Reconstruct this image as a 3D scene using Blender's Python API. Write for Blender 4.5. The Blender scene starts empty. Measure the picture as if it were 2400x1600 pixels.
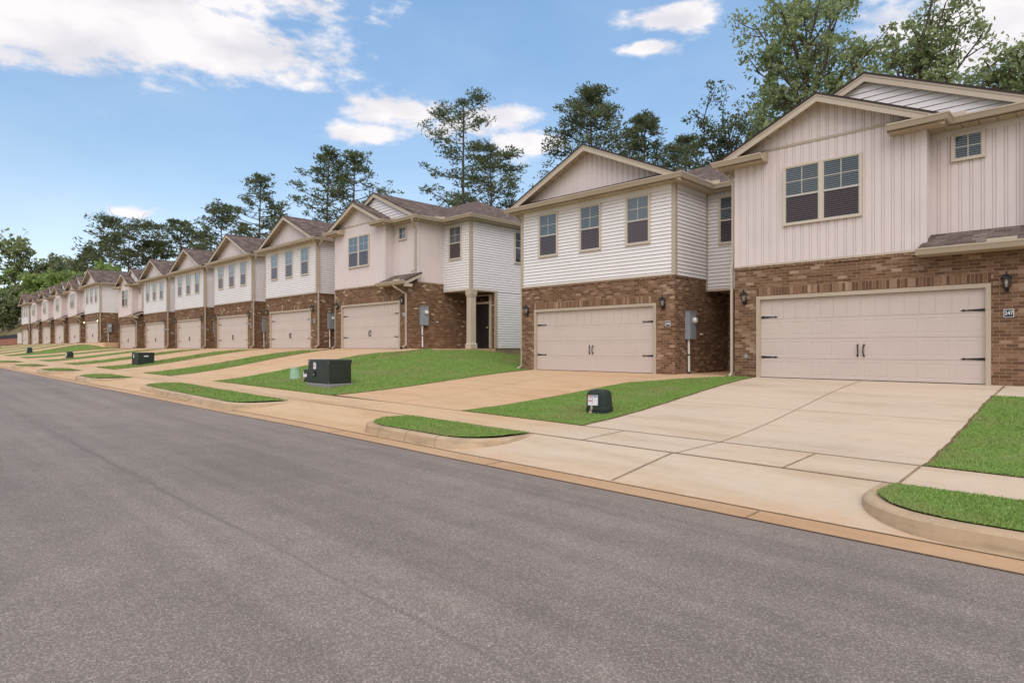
import bpy, bmesh, math, random
import numpy as np
from mathutils import Vector, Matrix
R = math.radians
rnd = random.Random(7)
S = bpy.context.scene
COL = S.collection

# ------------------------------------------------------------------ camera
YAW = R(44.3676)
cd = bpy.data.cameras.new("camera"); cam = bpy.data.objects.new("camera", cd); COL.objects.link(cam)
cam.location = (0, 0, 0); cam.rotation_euler = (R(90), 0, YAW)
cd.sensor_width = 36; cd.lens = 21.83; cd.shift_y = .00625; cd.clip_start = .1; cd.clip_end = 6000
S.camera = cam

# ------------------------------------------------------------------ sun, sky, exposure
SUN_EL, SUN_AZ = R(50), R(138)          # azimuth clockwise from +Y: high, behind the camera and a little to its left
sl = bpy.data.lights.new("sun", 'SUN'); sl.energy = 1.0; sl.angle = R(60); sl.color = (1, .95, .905)
so = bpy.data.objects.new("sun", sl); COL.objects.link(so); so.location = (0, -40, 60)
sd = Vector((math.sin(SUN_AZ)*math.cos(SUN_EL), math.cos(SUN_AZ)*math.cos(SUN_EL), math.sin(SUN_EL)))
so.rotation_euler = sd.to_track_quat('Z', 'Y').to_euler()
S.view_settings.view_transform = 'Standard'; S.view_settings.look = 'None'
S.view_settings.exposure = 1.10; S.view_settings.gamma = 1; S.view_settings.use_curve_mapping = False

def dir_uv(px, py):                     # bearing (from +Y) and tangent of the elevation of a point of the sky
    t = (px - 1200)/1455.15
    x = -math.sin(YAW) + t*math.cos(YAW); y = math.cos(YAW) + t*math.sin(YAW)
    return math.atan2(x, y), (815 - py)/1455.15/math.sqrt(1 + t*t)

W = bpy.data.worlds.new("World"); S.world = W; W.use_nodes = True
def build_sky():
    nt = W.node_tree; N = nt.nodes; L = nt.links; N.clear()
    out = N.new('ShaderNodeOutputWorld'); bg = N.new('ShaderNodeBackground'); L.new(bg.outputs[0], out.inputs[0])
    sky = N.new('ShaderNodeTexSky'); sky.sky_type = 'NISHITA'; sky.sun_disc = False
    sky.sun_elevation = SUN_EL; sky.sun_rotation = SUN_AZ; sky.air_density = 1.0; sky.dust_density = .15; sky.ozone_density = 1.5
    tc = N.new('ShaderNodeTexCoord'); sep = N.new('ShaderNodeSeparateXYZ'); L.new(tc.outputs['Generated'], sep.inputs[0])
    def m(op, a, b=None, c=None):
        n = N.new('ShaderNodeMath'); n.operation = op
        for i, v in enumerate((a, b, c)):
            if v is None: continue
            if isinstance(v, (int, float)): n.inputs[i].default_value = v
            else: L.new(v, n.inputs[i])
        return n.outputs[0]
    az = m('ARCTAN2', sep.outputs[0], sep.outputs[1])
    hyp = m('SQRT', m('ADD', m('MULTIPLY', sep.outputs[0], sep.outputs[0]), m('MULTIPLY', sep.outputs[1], sep.outputs[1])))
    el = m('DIVIDE', sep.outputs[2], m('MAXIMUM', hyp, .001))
    cmb = N.new('ShaderNodeCombineXYZ'); L.new(az, cmb.inputs[0]); L.new(el, cmb.inputs[1])
    nz = N.new('ShaderNodeTexNoise'); nz.inputs['Scale'].default_value = 11; nz.inputs['Detail'].default_value = 9; nz.inputs['Roughness'].default_value = .56
    mp = N.new('ShaderNodeMapping'); mp.inputs['Scale'].default_value = (1, 1.9, 1); L.new(cmb.outputs[0], mp.inputs[0]); L.new(mp.outputs[0], nz.inputs['Vector'])
    # (centre, half extents in photo-scale pixels, weight)
    blobs = [(330, 60, 470, 90, 1.3), (80, 40, 300, 95, 1.2), (560, 100, 190, 58, 1.2), (200, 110, 170, 40, .75), (480, -40, 400, 90, .9), (830, 55, 60, 30, .35),
             (1590, 40, 120, 42, .95), (1510, 112, 95, 22, .9), (1480, 50, 60, 26, .6),
             (930, 262, 120, 50, 1.1), (880, 315, 120, 34, .95), (1170, 275, 100, 40, .95), (1060, 300, 140, 40, .75), (1250, 335, 110, 36, .95),
             (295, 497, 60, 14, .7), (370, 488, 30, 7, .45),
             (2330, 60, 330, 160, .95), (2100, 60, 180, 130, .62), (2450, 200, 260, 140, .8)]
    # cloud outside the frame is added further down, as fill light
    tot = None
    for px, py, rx, ry, w in blobs:
        u0, v0 = dir_uv(px, py); u1, v1 = dir_uv(px + rx, py - ry); ru = abs(u1 - u0); rv = abs(ry/1455.15)
        a = m('DIVIDE', m('SUBTRACT', az, u0), ru); b = m('DIVIDE', m('SUBTRACT', el, v0), rv)
        r2 = m('ADD', m('MULTIPLY', a, a), m('MULTIPLY', b, b))
        g = m('MULTIPLY', m('EXPONENT', m('MULTIPLY', r2, -1.1)), w)
        tot = g if tot is None else m('MAXIMUM', tot, g)
    nzf = N.new('ShaderNodeTexNoise'); nzf.inputs['Scale'].default_value = 27; nzf.inputs['Detail'].default_value = 8; nzf.inputs['Roughness'].default_value = .6; L.new(mp.outputs[0], nzf.inputs['Vector'])
    dens = m('ADD', m('MULTIPLY', tot, 1.12), m('ADD', m('MULTIPLY', m('SUBTRACT', nz.outputs[0], .5), 1.7), m('MULTIPLY', m('SUBTRACT', nzf.outputs[0], .5), 1.0)))
    rm = N.new('ShaderNodeMapRange'); rm.interpolation_type = 'SMOOTHSTEP'; rm.clamp = True
    L.new(dens, rm.inputs[0]); rm.inputs[1].default_value = .31; rm.inputs[2].default_value = .92
    # high thin veil
    nz2 = N.new('ShaderNodeTexNoise'); nz2.inputs['Scale'].default_value = 3.2; nz2.inputs['Detail'].default_value = 6
    L.new(mp.outputs[0], nz2.inputs['Vector'])
    veil = m('MULTIPLY', m('MAXIMUM', m('SUBTRACT', nz2.outputs[0], .42), 0), .9)
    lowhz = N.new('ShaderNodeMapRange'); lowhz.interpolation_type = 'SMOOTHSTEP'; L.new(el, lowhz.inputs[0]); lowhz.inputs[1].default_value = .30; lowhz.inputs[2].default_value = 0; lowhz.inputs[4].default_value = .16
    # unseen cloud cover overhead and behind the camera, added as soft fill light
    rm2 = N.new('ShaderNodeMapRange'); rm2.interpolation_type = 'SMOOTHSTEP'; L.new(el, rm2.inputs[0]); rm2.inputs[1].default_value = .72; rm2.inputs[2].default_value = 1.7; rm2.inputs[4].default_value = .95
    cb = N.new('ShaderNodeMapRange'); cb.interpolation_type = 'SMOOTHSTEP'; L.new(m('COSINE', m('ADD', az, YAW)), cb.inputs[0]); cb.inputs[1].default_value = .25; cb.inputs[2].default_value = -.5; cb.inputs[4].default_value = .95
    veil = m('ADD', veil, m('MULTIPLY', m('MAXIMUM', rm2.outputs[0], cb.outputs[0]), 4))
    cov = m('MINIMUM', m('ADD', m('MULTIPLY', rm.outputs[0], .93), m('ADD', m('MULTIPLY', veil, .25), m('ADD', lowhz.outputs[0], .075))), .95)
    # clouds: white with greyer bellies
    nz3 = N.new('ShaderNodeTexNoise'); nz3.inputs['Scale'].default_value = 8; nz3.inputs['Detail'].default_value = 5
    mp3 = N.new('ShaderNodeMapping'); mp3.inputs['Location'].default_value = (.3, .11, 2); L.new(mp.outputs[0], mp3.inputs[0]); L.new(mp3.outputs[0], nz3.inputs['Vector'])
    cr = N.new('ShaderNodeValToRGB'); L.new(nz3.outputs[0], cr.inputs[0])
    cr.color_ramp.elements[0].position = .35; cr.color_ramp.elements[0].color = (3.5, 3.4, 3.6, 1)
    cr.color_ramp.elements[1].position = .58; cr.color_ramp.elements[1].color = (4.5, 4.3, 4.3, 1)
    tint = N.new('ShaderNodeMix'); tint.data_type = 'RGBA'; tint.blend_type = 'MULTIPLY'; tint.inputs[0].default_value = 1
    L.new(sky.outputs[0], tint.inputs[6])
    hr = N.new('ShaderNodeValToRGB'); L.new(el, hr.inputs[0]); hr.color_ramp.elements.new(.5)
    for e, (p_, c_) in zip(hr.color_ramp.elements, ((0, (.82, .72, .75)), (.25, (.76, .78, .75)), (.55, SKY_TINT[:3]))): e.position = p_; e.color = (*c_, 1)
    L.new(hr.outputs[0], tint.inputs[7])
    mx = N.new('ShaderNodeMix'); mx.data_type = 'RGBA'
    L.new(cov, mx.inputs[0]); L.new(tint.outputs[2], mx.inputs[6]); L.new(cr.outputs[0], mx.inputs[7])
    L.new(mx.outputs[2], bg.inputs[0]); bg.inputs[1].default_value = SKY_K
SKY_TINT = (.76, .96, .98, 1); SKY_K = .108
build_sky()

# ------------------------------------------------------------------ tagging
def tag(o, label=None, cat=None, group=None, kind=None):
    if label: o["label"] = label
    if cat: o["category"] = cat
    if group: o["group"] = group
    if kind: o["kind"] = kind
    return o
def empty(name, loc, rz=0):
    o = bpy.data.objects.new(name, None); COL.objects.link(o); o.empty_display_size = .3
    o.location = loc; o.rotation_euler = (0, 0, rz); return o
def copy_tree(o, parent=None):
    c = o.copy(); COL.objects.link(c); c.parent = parent
    for ch in list(KIDS.get(o.name, [])):
        cc = copy_tree(ch, c); KIDS.setdefault(c.name, []).append(cc)
    return c
KIDS = {}

# ------------------------------------------------------------------ materials
def mat(name, rough=.8, spec=.3):
    m = bpy.data.materials.new(name); m.use_nodes = True
    b = m.node_tree.nodes['Principled BSDF']; b.inputs['Roughness'].default_value = rough; b.inputs['Specular IOR Level'].default_value = spec
    return m, m.node_tree, b
class NT:
    def __init__(s, nt): s.nt = nt; s.N = nt.nodes; s.L = nt.links
    def __call__(s, kind, **kw):
        n = s.N.new('ShaderNode' + kind)
        for k, v in kw.items():
            if k == 'inp':
                for a, b in v.items():
                    if hasattr(b, 'default_value') and hasattr(b, 'is_linked') or isinstance(b, bpy.types.NodeSocket): s.L.new(b, n.inputs[a])
                    else: n.inputs[a].default_value = b
            else: setattr(n, k, v)
        return n
    def math(s, op, a, b=0.0):
        return s('Math', operation=op, inp={0: a, 1: b}).outputs[0]
    def mix(s, f, a, b, blend='MIX'):
        return s('Mix', data_type='RGBA', blend_type=blend, inp={0: f, 6: a, 7: b}).outputs[2]
    def noise(s, vec, scale, detail=4, rough=.55):
        return s('TexNoise', inp={'Vector': vec, 'Scale': scale, 'Detail': detail, 'Roughness': rough}).outputs[0]
    def ramp(s, f, stops, interp='LINEAR'):
        n = s('ValToRGB', inp={0: f}); r = n.color_ramp; r.interpolation = interp
        while len(r.elements) < len(stops): r.elements.new(.5)
        for e, (p, c) in zip(r.elements, stops):
            e.position = p; e.color = (*c, 1) if len(c) == 3 else c
        return n.outputs[0]
    def rng(s, f, a, b, c=0, d=1):
        return s('MapRange', interpolation_type='SMOOTHSTEP', inp={0: f, 1: a, 2: b, 3: c, 4: d}).outputs[0]
    def bump(s, hgt, strength, dist, bsdf):
        n = s('Bump', inp={'Height': hgt, 'Strength': strength, 'Distance': dist}); s.L.new(n.outputs[0], bsdf.inputs['Normal'])
    def pos(s): return s('NewGeometry').outputs['Position']

def painted(name, col, rough=.55, var=.05, nscale=1.3, spec=.35):
    m, nt, b = mat(name, rough, spec); g = NT(nt); p = g.pos()
    n1 = g.noise(p, nscale, 6, .6); n2 = g.noise(p, 24, 3)
    f = g.math('ADD', g.math('MULTIPLY', n1, .7), g.math('MULTIPLY', n2, .3))
    c = g.ramp(f, [(.3, tuple(x*(1 - var*1.6) for x in col)), (.7, tuple(min(1, x*(1 + var)) for x in col))])
    g.L.new(c, b.inputs['Base Color']); return m

M = {}
M['lap'] = painted('lap_siding_vinyl', (.78, .745, .745), .5, .04)
M['batten'] = painted('vertical_siding_vinyl', (.675, .585, .57), .5, .04)
M['trim'] = painted('tan_trim', (.45, .365, .29), .5, .05)
M['cream'] = painted('cream_fascia', (.515, .43, .345), .5, .06)
M['jamb'] = painted('garage_jamb_tan', (.455, .375, .29), .5, .05)
M['soffit'] = painted('tan_soffit', (.47, .38, .28), .6, .05)
M['gutter'] = painted('cream_gutter', (.475, .39, .305), .38, .05, spec=.45)
M['door'] = painted('garage_door_paint', (.56, .47, .425), .45, .035)
M['black'] = painted('black_iron', (.012, .012, .014), .45, .1)
M['blackdoor'] = painted('black_door_paint', (.016, .015, .017), .3, .1, spec=.5)
M['pvc'] = painted('white_plastic', (.72, .70, .68), .45, .05)
M['metergrey'] = painted('grey_steel', (.28, .30, .33), .45, .06)
M['utility'] = painted('dark_green_paint', (.026, .036, .030), .42, .15, 3, spec=.4)
M['utilitylight'] = painted('dark_green_plastic', (.030, .040, .035), .6, .15, 3, spec=.2)
M['palegreen'] = painted('pale_green_plastic', (.30, .47, .33), .55, .12, 4)
M['paper'] = painted('label_white', (.68, .67, .72), .4, .03)
M['orange'] = painted('label_orange', (.52, .075, .02), .4, .03)
M['bluegrey'] = painted('label_blue', (.18, .24, .42), .4, .03)
M['red'] = painted('label_red', (.55, .02, .02), .4, .03)
M['blue'] = painted('label_deep_blue', (.02, .04, .35), .4, .03)
M['plate'] = painted('number_plate_black', (.02, .022, .035), .35, .05)
M['plateblue'] = painted('number_plate_blue', (.05, .08, .22), .35, .05)
M['white'] = painted('white_figures', (.8, .8, .8), .4, .02)
M['frame'] = painted('window_vinyl', (.58, .49, .40), .45, .03)
M['sash'] = painted('window_sash', (.50, .475, .43), .45, .03)
M['brass'] = painted('padlock_brass', (.50, .40, .27), .3, .1)
M['foundation'] = painted('foundation_concrete', (.30, .215, .14), .9, .18, 2)
M['pad'] = painted('pad_concrete', (.25, .235, .23), .9, .15, 6)
M['fence'] = painted('white_vinyl', (.68, .62, .55), .5, .04)
M['silt'] = painted('black_silt_fabric', (.022, .026, .04), .7, .2)
M['redclay'] = painted('red_clay', (.23, .075, .045), .95, .3, 1.5)
M['dark'] = painted('dark_room', (.02, .02, .022), .8, .1)
M['bark'] = painted('bark', (.12, .092, .075), .95, .35, 2)
M['barkgrey'] = painted('grey_bark', (.10, .085, .072), .95, .35, 2)

def brick_mat(name, pale, swap=False):
    m, nt, b = mat(name, .88, .2); g = NT(nt)
    uv = g('UVMap').outputs[0]
    oi = g('ObjectInfo').outputs['Location']
    sc = g('VectorMath', operation='SNAP'); g.L.new(oi, sc.inputs[0]); sc.inputs[1].default_value = (.42, .146, 1)
    sep = g('SeparateXYZ', inp={0: sc.outputs[0]}); cb = g('CombineXYZ', inp={0: sep.outputs[0]})
    v = g('VectorMath', operation='ADD'); g.L.new(uv, v.inputs[0]); g.L.new(cb.outputs[0], v.inputs[1])
    br = g('TexBrick', offset=0 if swap else .5, inp={'Vector': v.outputs[0], 'Color1': (0, 0, 0, 1), 'Color2': (1, 1, 1, 1), 'Mortar': (.5, .5, .5, 1), 'Scale': 1.0,
           'Mortar Size': .0052, 'Mortar Smooth': .25, 'Bias': 0.0, 'Brick Width': .073 if swap else .21, 'Row Height': .21 if swap else .073})
    if pale: stops = [(0, (.125, .066, .042)), (.25, (.155, .083, .053)), (.5, (.185, .102, .066)), (.74, (.22, .130, .087)), (.88, (.27, .170, .115)), (.958, (.50, .41, .30))]
    else: stops = [(0, (.125, .068, .045)), (.22, (.155, .086, .057)), (.45, (.195, .110, .072)), (.68, (.235, .142, .097)), (.86, (.30, .195, .14)), (.965, (.37, .26, .195))]
    col = g.ramp(br.outputs['Color'], stops, 'CONSTANT')
    n = g.noise(uv, 26, 5, .65); n2 = g.noise(uv, .9, 4)
    col = g.mix(.4, col, g.ramp(n, [(.3, (.68, .66, .64)), (.7, (1.25, 1.22, 1.2))]), 'MULTIPLY')
    col = g.mix(.45, col, g.ramp(n2, [(.35, (.8, .78, .78)), (.65, (1.15, 1.15, 1.12))]), 'MULTIPLY')
    mort = g.ramp(g.noise(uv, 9, 4), [(.3, (.29, .19, .105)), (.7, (.39, .265, .15))])
    col = g.mix(br.outputs['Fac'], col, mort)
    g.L.new(col, b.inputs['Base Color'])
    hgt = g.math('ADD', g.math('MULTIPLY', br.outputs['Fac'], -1.0), g.math('MULTIPLY', n, .35))
    g.bump(hgt, .6, .012, b); return m
M['brick'] = brick_mat('brick_mixed_brown', False); M['brickpale'] = brick_mat('brick_brown_with_pale_flecks', True)
M['soldier'] = brick_mat('brick_soldier', False, True); M['soldierpale'] = brick_mat('brick_soldier_pale', True, True)

def shingle_mat():
    m, nt, b = mat('brown_shingles', .95, .1); g = NT(nt); uv = g('UVMap').outputs[0]
    br = g('TexBrick', offset=.37, offset_frequency=2, inp={'Vector': uv, 'Color1': (0, 0, 0, 1), 'Color2': (1, 1, 1, 1), 'Mortar': (.2, .2, .2, 1), 'Scale': 1.0, 'Mortar Size': .007,
           'Mortar Smooth': .4, 'Bias': 0, 'Brick Width': .27, 'Row Height': .142})
    col = g.ramp(br.outputs['Color'], [(0, (.105, .078, .068)), (.35, (.135, .102, .090)), (.65, (.165, .126, .112)), (.88, (.20, .158, .142))], 'CONSTANT')
    n = g.noise(uv, 70, 3, .7); n2 = g.noise(uv, 1.1, 4)
    col = g.mix(.6, col, g.ramp(n, [(.3, (.7, .7, .7)), (.7, (1.3, 1.3, 1.3))]), 'MULTIPLY')
    col = g.mix(.5, col, g.ramp(n2, [(.35, (.86, .86, .86)), (.65, (1.14, 1.12, 1.12))]), 'MULTIPLY')
    col = g.mix(g.math('MULTIPLY', br.outputs['Fac'], .6), col, (.05, .04, .038, 1))
    g.L.new(col, b.inputs['Base Color'])
    g.bump(g.math('SUBTRACT', g.math('MULTIPLY', n, .3), br.outputs['Fac']), .5, .01, b); return m
M['shingle'] = shingle_mat()
M['dripedge'] = painted('dark_shingle_edge', (.045, .032, .030), .9, .1)

def glass_mat(name, tintc, refl, base):
    m, nt, b = mat(name, .05, .5); g = NT(nt); out = nt.nodes['Material Output']
    gl = g('BsdfGlossy', inp={'Color': tintc, 'Roughness': .02}); tr = g('BsdfTransparent', inp={'Color': base})
    lw = g('LayerWeight', inp={'Blend': .25})
    f = g.math('MINIMUM', g.math('ADD', g.math('MULTIPLY', lw.outputs['Facing'], .62), refl), .85)
    nz = g.noise(g.pos(), 1.6, 2); bp = g('Bump', inp={'Height': nz, 'Strength': .04, 'Distance': .1}); g.L.new(bp.outputs[0], gl.inputs['Normal'])
    ms = g('MixShader', inp={0: f, 1: tr.outputs[0], 2: gl.outputs[0]}); g.L.new(ms.outputs[0], out.inputs[0]); return m
M['glass'] = glass_mat('window_glass', (.86, .91, .93, 1), .03, (.50, .57, .62, 1))
M['screen'] = glass_mat('insect_screen', (.55, .52, .56, 1), .02, (.46, .42, .44, 1))
M['blind'] = painted('blind_slats', (.42, .40, .39), .6, .04)
M['lampglass'] = glass_mat('lamp_glass', (.9, .9, .9, 1), .15, (.9, .88, .84, 1))
def emit(name, col, k):
    m, nt, b = mat(name); b.inputs['Base Color'].default_value = (.8, .75, .6, 1); b.inputs['Emission Color'].default_value = (*col, 1); b.inputs['Emission Strength'].default_value = k; return m
M['bulb'] = painted('bulb_off', (.75, .70, .62), .4, .02)
M['bulblit'] = emit('bulb_lit', (1, .72, .38), 6)

def concrete_mat(name, c0, c1, stain=.75):
    m, nt, b = mat(name, .85, .25); g = NT(nt); p = g.pos(); s = g('SeparateXYZ', inp={0: p})
    st = g('Mapping', inp={'Vector': p, 'Rotation': (0, 0, R(12)), 'Scale': (.35, 1.5, 1)}).outputs[0]
    n1 = g.noise(p, .35, 5, .6); n2 = g.noise(st, 1.2, 6, .65); n3 = g.noise(p, 90, 3, .7); n4 = g.noise(p, 7, 5, .6)
    c = g.mix(g.rng(n1, .35, .65), (*c0, 1), (*c1, 1))
    c = g.mix(stain, c, g.ramp(n2, [(.32, (.84, .78, .70)), (.5, (1, 1, 1)), (.68, (1.07, 1.05, 1.04))]), 'MULTIPLY')
    c = g.mix(.35, c, g.ramp(n4, [(.3, (.88, .86, .84)), (.7, (1.08, 1.08, 1.08))]), 'MULTIPLY')
    c = g.mix(.45, c, g.ramp(n3, [(.3, (.82, .82, .82)), (.7, (1.14, 1.14, 1.14))]), 'MULTIPLY')
    g.L.new(c, b.inputs['Base Color']); g.bump(g.math('ADD', n3, g.math('MULTIPLY', n4, .5)), .18, .01, b); return m, g, b, c, s
M['concpale'] = concrete_mat('concrete_pale', (.53, .435, .34), (.56, .45, .345))[0]
M['conctan'] = concrete_mat('concrete_clay_tinted', (.555, .37, .225), (.545, .385, .24))[0]
def conc_street():                       # the newer pale concrete begins in front of the nearest drive
    m, g, b, c, s = concrete_mat('concrete_street', (.56, .39, .24), (.55, .40, .255))
    nz = g.noise(g.pos(), .8, 4)
    f = g.rng(g.math('ADD', s.outputs[0], g.math('MULTIPLY', nz, 1.2)), -8.2, -5.6)
    c2 = g.mix(1.0, c, (1.0, 1.14, 1.38, 1), 'MULTIPLY')
    c = g.mix(f, c, c2)
    # clay washed along the gutter line, as wide as the lip of the apron
    f2 = g.rng(s.outputs[1], 6.95, 6.15); f2 = g.math('MULTIPLY', f2, g.rng(g.noise(g.pos(), 1.4, 5, .65), .30, .62))
    c = g.mix(g.math('MULTIPLY', f2, .62), c, (.50, .30, .155, 1))
    g.L.new(c, b.inputs['Base Color']); return m
M['concstreet'] = conc_street()
M['gutterconc'] = concrete_mat('gutter_clay', (.46, .29, .165), (.48, .325, .20), .7)[0]
def kerb_mat():
    m, g, b, c, s = concrete_mat('kerb_concrete', (.46, .335, .215), (.48, .37, .255), .7)
    n = g.noise(g('Mapping', inp={'Vector': g.pos(), 'Scale': (1, 1, 4)}).outputs[0], 2.2, 5, .6)
    c = g.mix(g.rng(n, .45, .7, 0, .6), c, (.26, .20, .125, 1)); g.L.new(c, b.inputs['Base Color']); return m
M['kerb'] = kerb_mat()
M['joint'] = painted('joint_filler', (.29, .205, .13), .95, .3, 5)
M['jointfaint'] = painted('joint_tooled', (.36, .255, .17), .95, .15, 5)

def asphalt_mat():
    m, nt, b = mat('asphalt', .82, .35); g = NT(nt); p = g.pos(); s = g('SeparateXYZ', inp={0: p})
    vo = g('TexVoronoi', inp={'Vector': p, 'Scale': 120, 'Randomness': 1}); vc = g('SeparateColor', inp={0: vo.outputs['Color']})
    n1 = g.noise(p, .22, 5, .6); n2 = g.noise(p, 85, 4, .8); n3 = g.noise(p, 2.4, 5, .6)
    c = g.ramp(vc.outputs[0], [(0, (.158, .135, .117)), (.35, (.188, .161, .141)), (.7, (.213, .183, .161)), (.95, (.33, .29, .26))])
    c = g.mix(.5, c, g.ramp(n2, [(.3, (.64, .64, .65)), (.5, (1, 1, 1)), (.72, (1.4, 1.38, 1.36))]), 'MULTIPLY')
    c = g.mix(.6, c, g.ramp(n3, [(.3, (.86, .86, .86)), (.7, (1.13, 1.12, 1.12))]), 'MULTIPLY')
    c = g.mix(.6, c, g.ramp(n1, [(.35, (.86, .85, .86)), (.65, (1.15, 1.13, 1.13))]), 'MULTIPLY')
    # paving seam and long traffic streaks
    st = g.noise(g('Mapping', inp={'Vector': p, 'Scale': (.06, 1.6, 1)}).outputs[0], 1.3, 5, .6)
    c = g.mix(.7, c, g.ramp(st, [(.36, (.80, .79, .79)), (.6, (1.08, 1.08, 1.08))]), 'MULTIPLY')
    wob = g.math('ADD', s.outputs[1], g.math('MULTIPLY', g.noise(p, .7, 4), .16))
    d = g.math('ABSOLUTE', g.math('SUBTRACT', wob, 2.30))
    sm = g.math('MULTIPLY', g.rng(d, .035, 0), g.rng(n3, .35, .6, .25, .8))
    c = g.mix(g.math('MULTIPLY', sm, .40), c, (.06, .052, .054, 1))
    # faint clay dust towards the gutter
    c = g.mix(g.rng(g.math('ADD', s.outputs[1], g.math('MULTIPLY', n3, .8)), 5.7, 6.6, 0, .35), c, (.26, .19, .15, 1))
    g.L.new(c, b.inputs['Base Color'])
    g.bump(g.math('ADD', vo.outputs['Distance'], g.math('MULTIPLY', n2, .7)), .35, .007, b); return m
M['asphalt'] = asphalt_mat()

def grass_mat(name, a, c_, dry, rough=.8):
    m, nt, b = mat(name, rough, .15); g = NT(nt); p = g.pos()
    n1 = g.noise(p, .8, 5, .6); n2 = g.noise(p, 14, 5, .7); n3 = g.noise(p, 3.2, 4)
    c = g.mix(g.rng(n2, .3, .7), (*a, 1), (*c_, 1))
    c = g.mix(g.rng(n1, .46, .66, 0, .8), c, (*dry, 1))
    c = g.mix(.5, c, g.ramp(n3, [(.3, (.75, .78, .7)), (.7, (1.2, 1.18, 1.2))]), 'MULTIPLY')
    g.L.new(c, b.inputs['Base Color']); g.bump(n2, .6, .04, b); return m
M['turf'] = grass_mat('turf', (.115, .19, .038), (.17, .275, .062), (.195, .215, .08))
def blade_mat():
    m, nt, b = mat('grass_blades', .6, .25); g = NT(nt); r = g('NewGeometry').outputs['Random Per Island']; p = g.pos()
    c = g.ramp(r, [(0, (.11, .185, .03)), (.4, (.17, .28, .052)), (.75, (.235, .355, .08)), (1, (.34, .365, .14))])
    c = g.mix(g.rng(g.noise(p, .8, 5, .6), .46, .66, 0, .7), c, (.25, .26, .095, 1))
    g.L.new(c, b.inputs['Base Color'])
    b.inputs['Transmission Weight'].default_value = 0; b.inputs['Subsurface Weight'].default_value = 0
    return m
M['blade'] = blade_mat()
M['soil'] = painted('bare_soil', (.17, .095, .055), .95, .3, 3)
M['ground'] = grass_mat('rough_ground', (.10, .10, .045), (.19, .145, .075), (.24, .165, .085))

def leaf_mat(name, dark, light, hue2):
    m, nt, b = mat(name, .65, .2); g = NT(nt); r = g('NewGeometry').outputs['Random Per Island']; p = g.pos()
    c = g.ramp(r, [(0, dark), (.55, tuple((x + y)/2 for x, y in zip(dark, light))), (1, light)])
    c = g.mix(g.rng(g.noise(p, .35, 3), .42, .65, 0, .6), c, (*hue2, 1))
    g.L.new(c, b.inputs['Base Color']); out = nt.nodes['Material Output']
    tl = g('BsdfTranslucent', inp={'Color': c}); ms = g('MixShader', inp={0: .48, 1: b.outputs[0], 2: tl.outputs[0]}); g.L.new(ms.outputs[0], out.inputs[0]); return m
M['pine'] = leaf_mat('pine_needles', (.07, .092, .048), (.20, .24, .115), (.16, .175, .085))
M['broad'] = leaf_mat('broad_leaves', (.17, .225, .10), (.42, .49, .24), (.34, .39, .20))
M['wood'] = leaf_mat('woodland_leaves', (.19, .29, .08), (.40, .52, .18), (.30, .38, .13))
M['olive'] = leaf_mat('dull_woodland_leaves', (.17, .21, .11), (.36, .41, .21), (.30, .32, .17))

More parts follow.
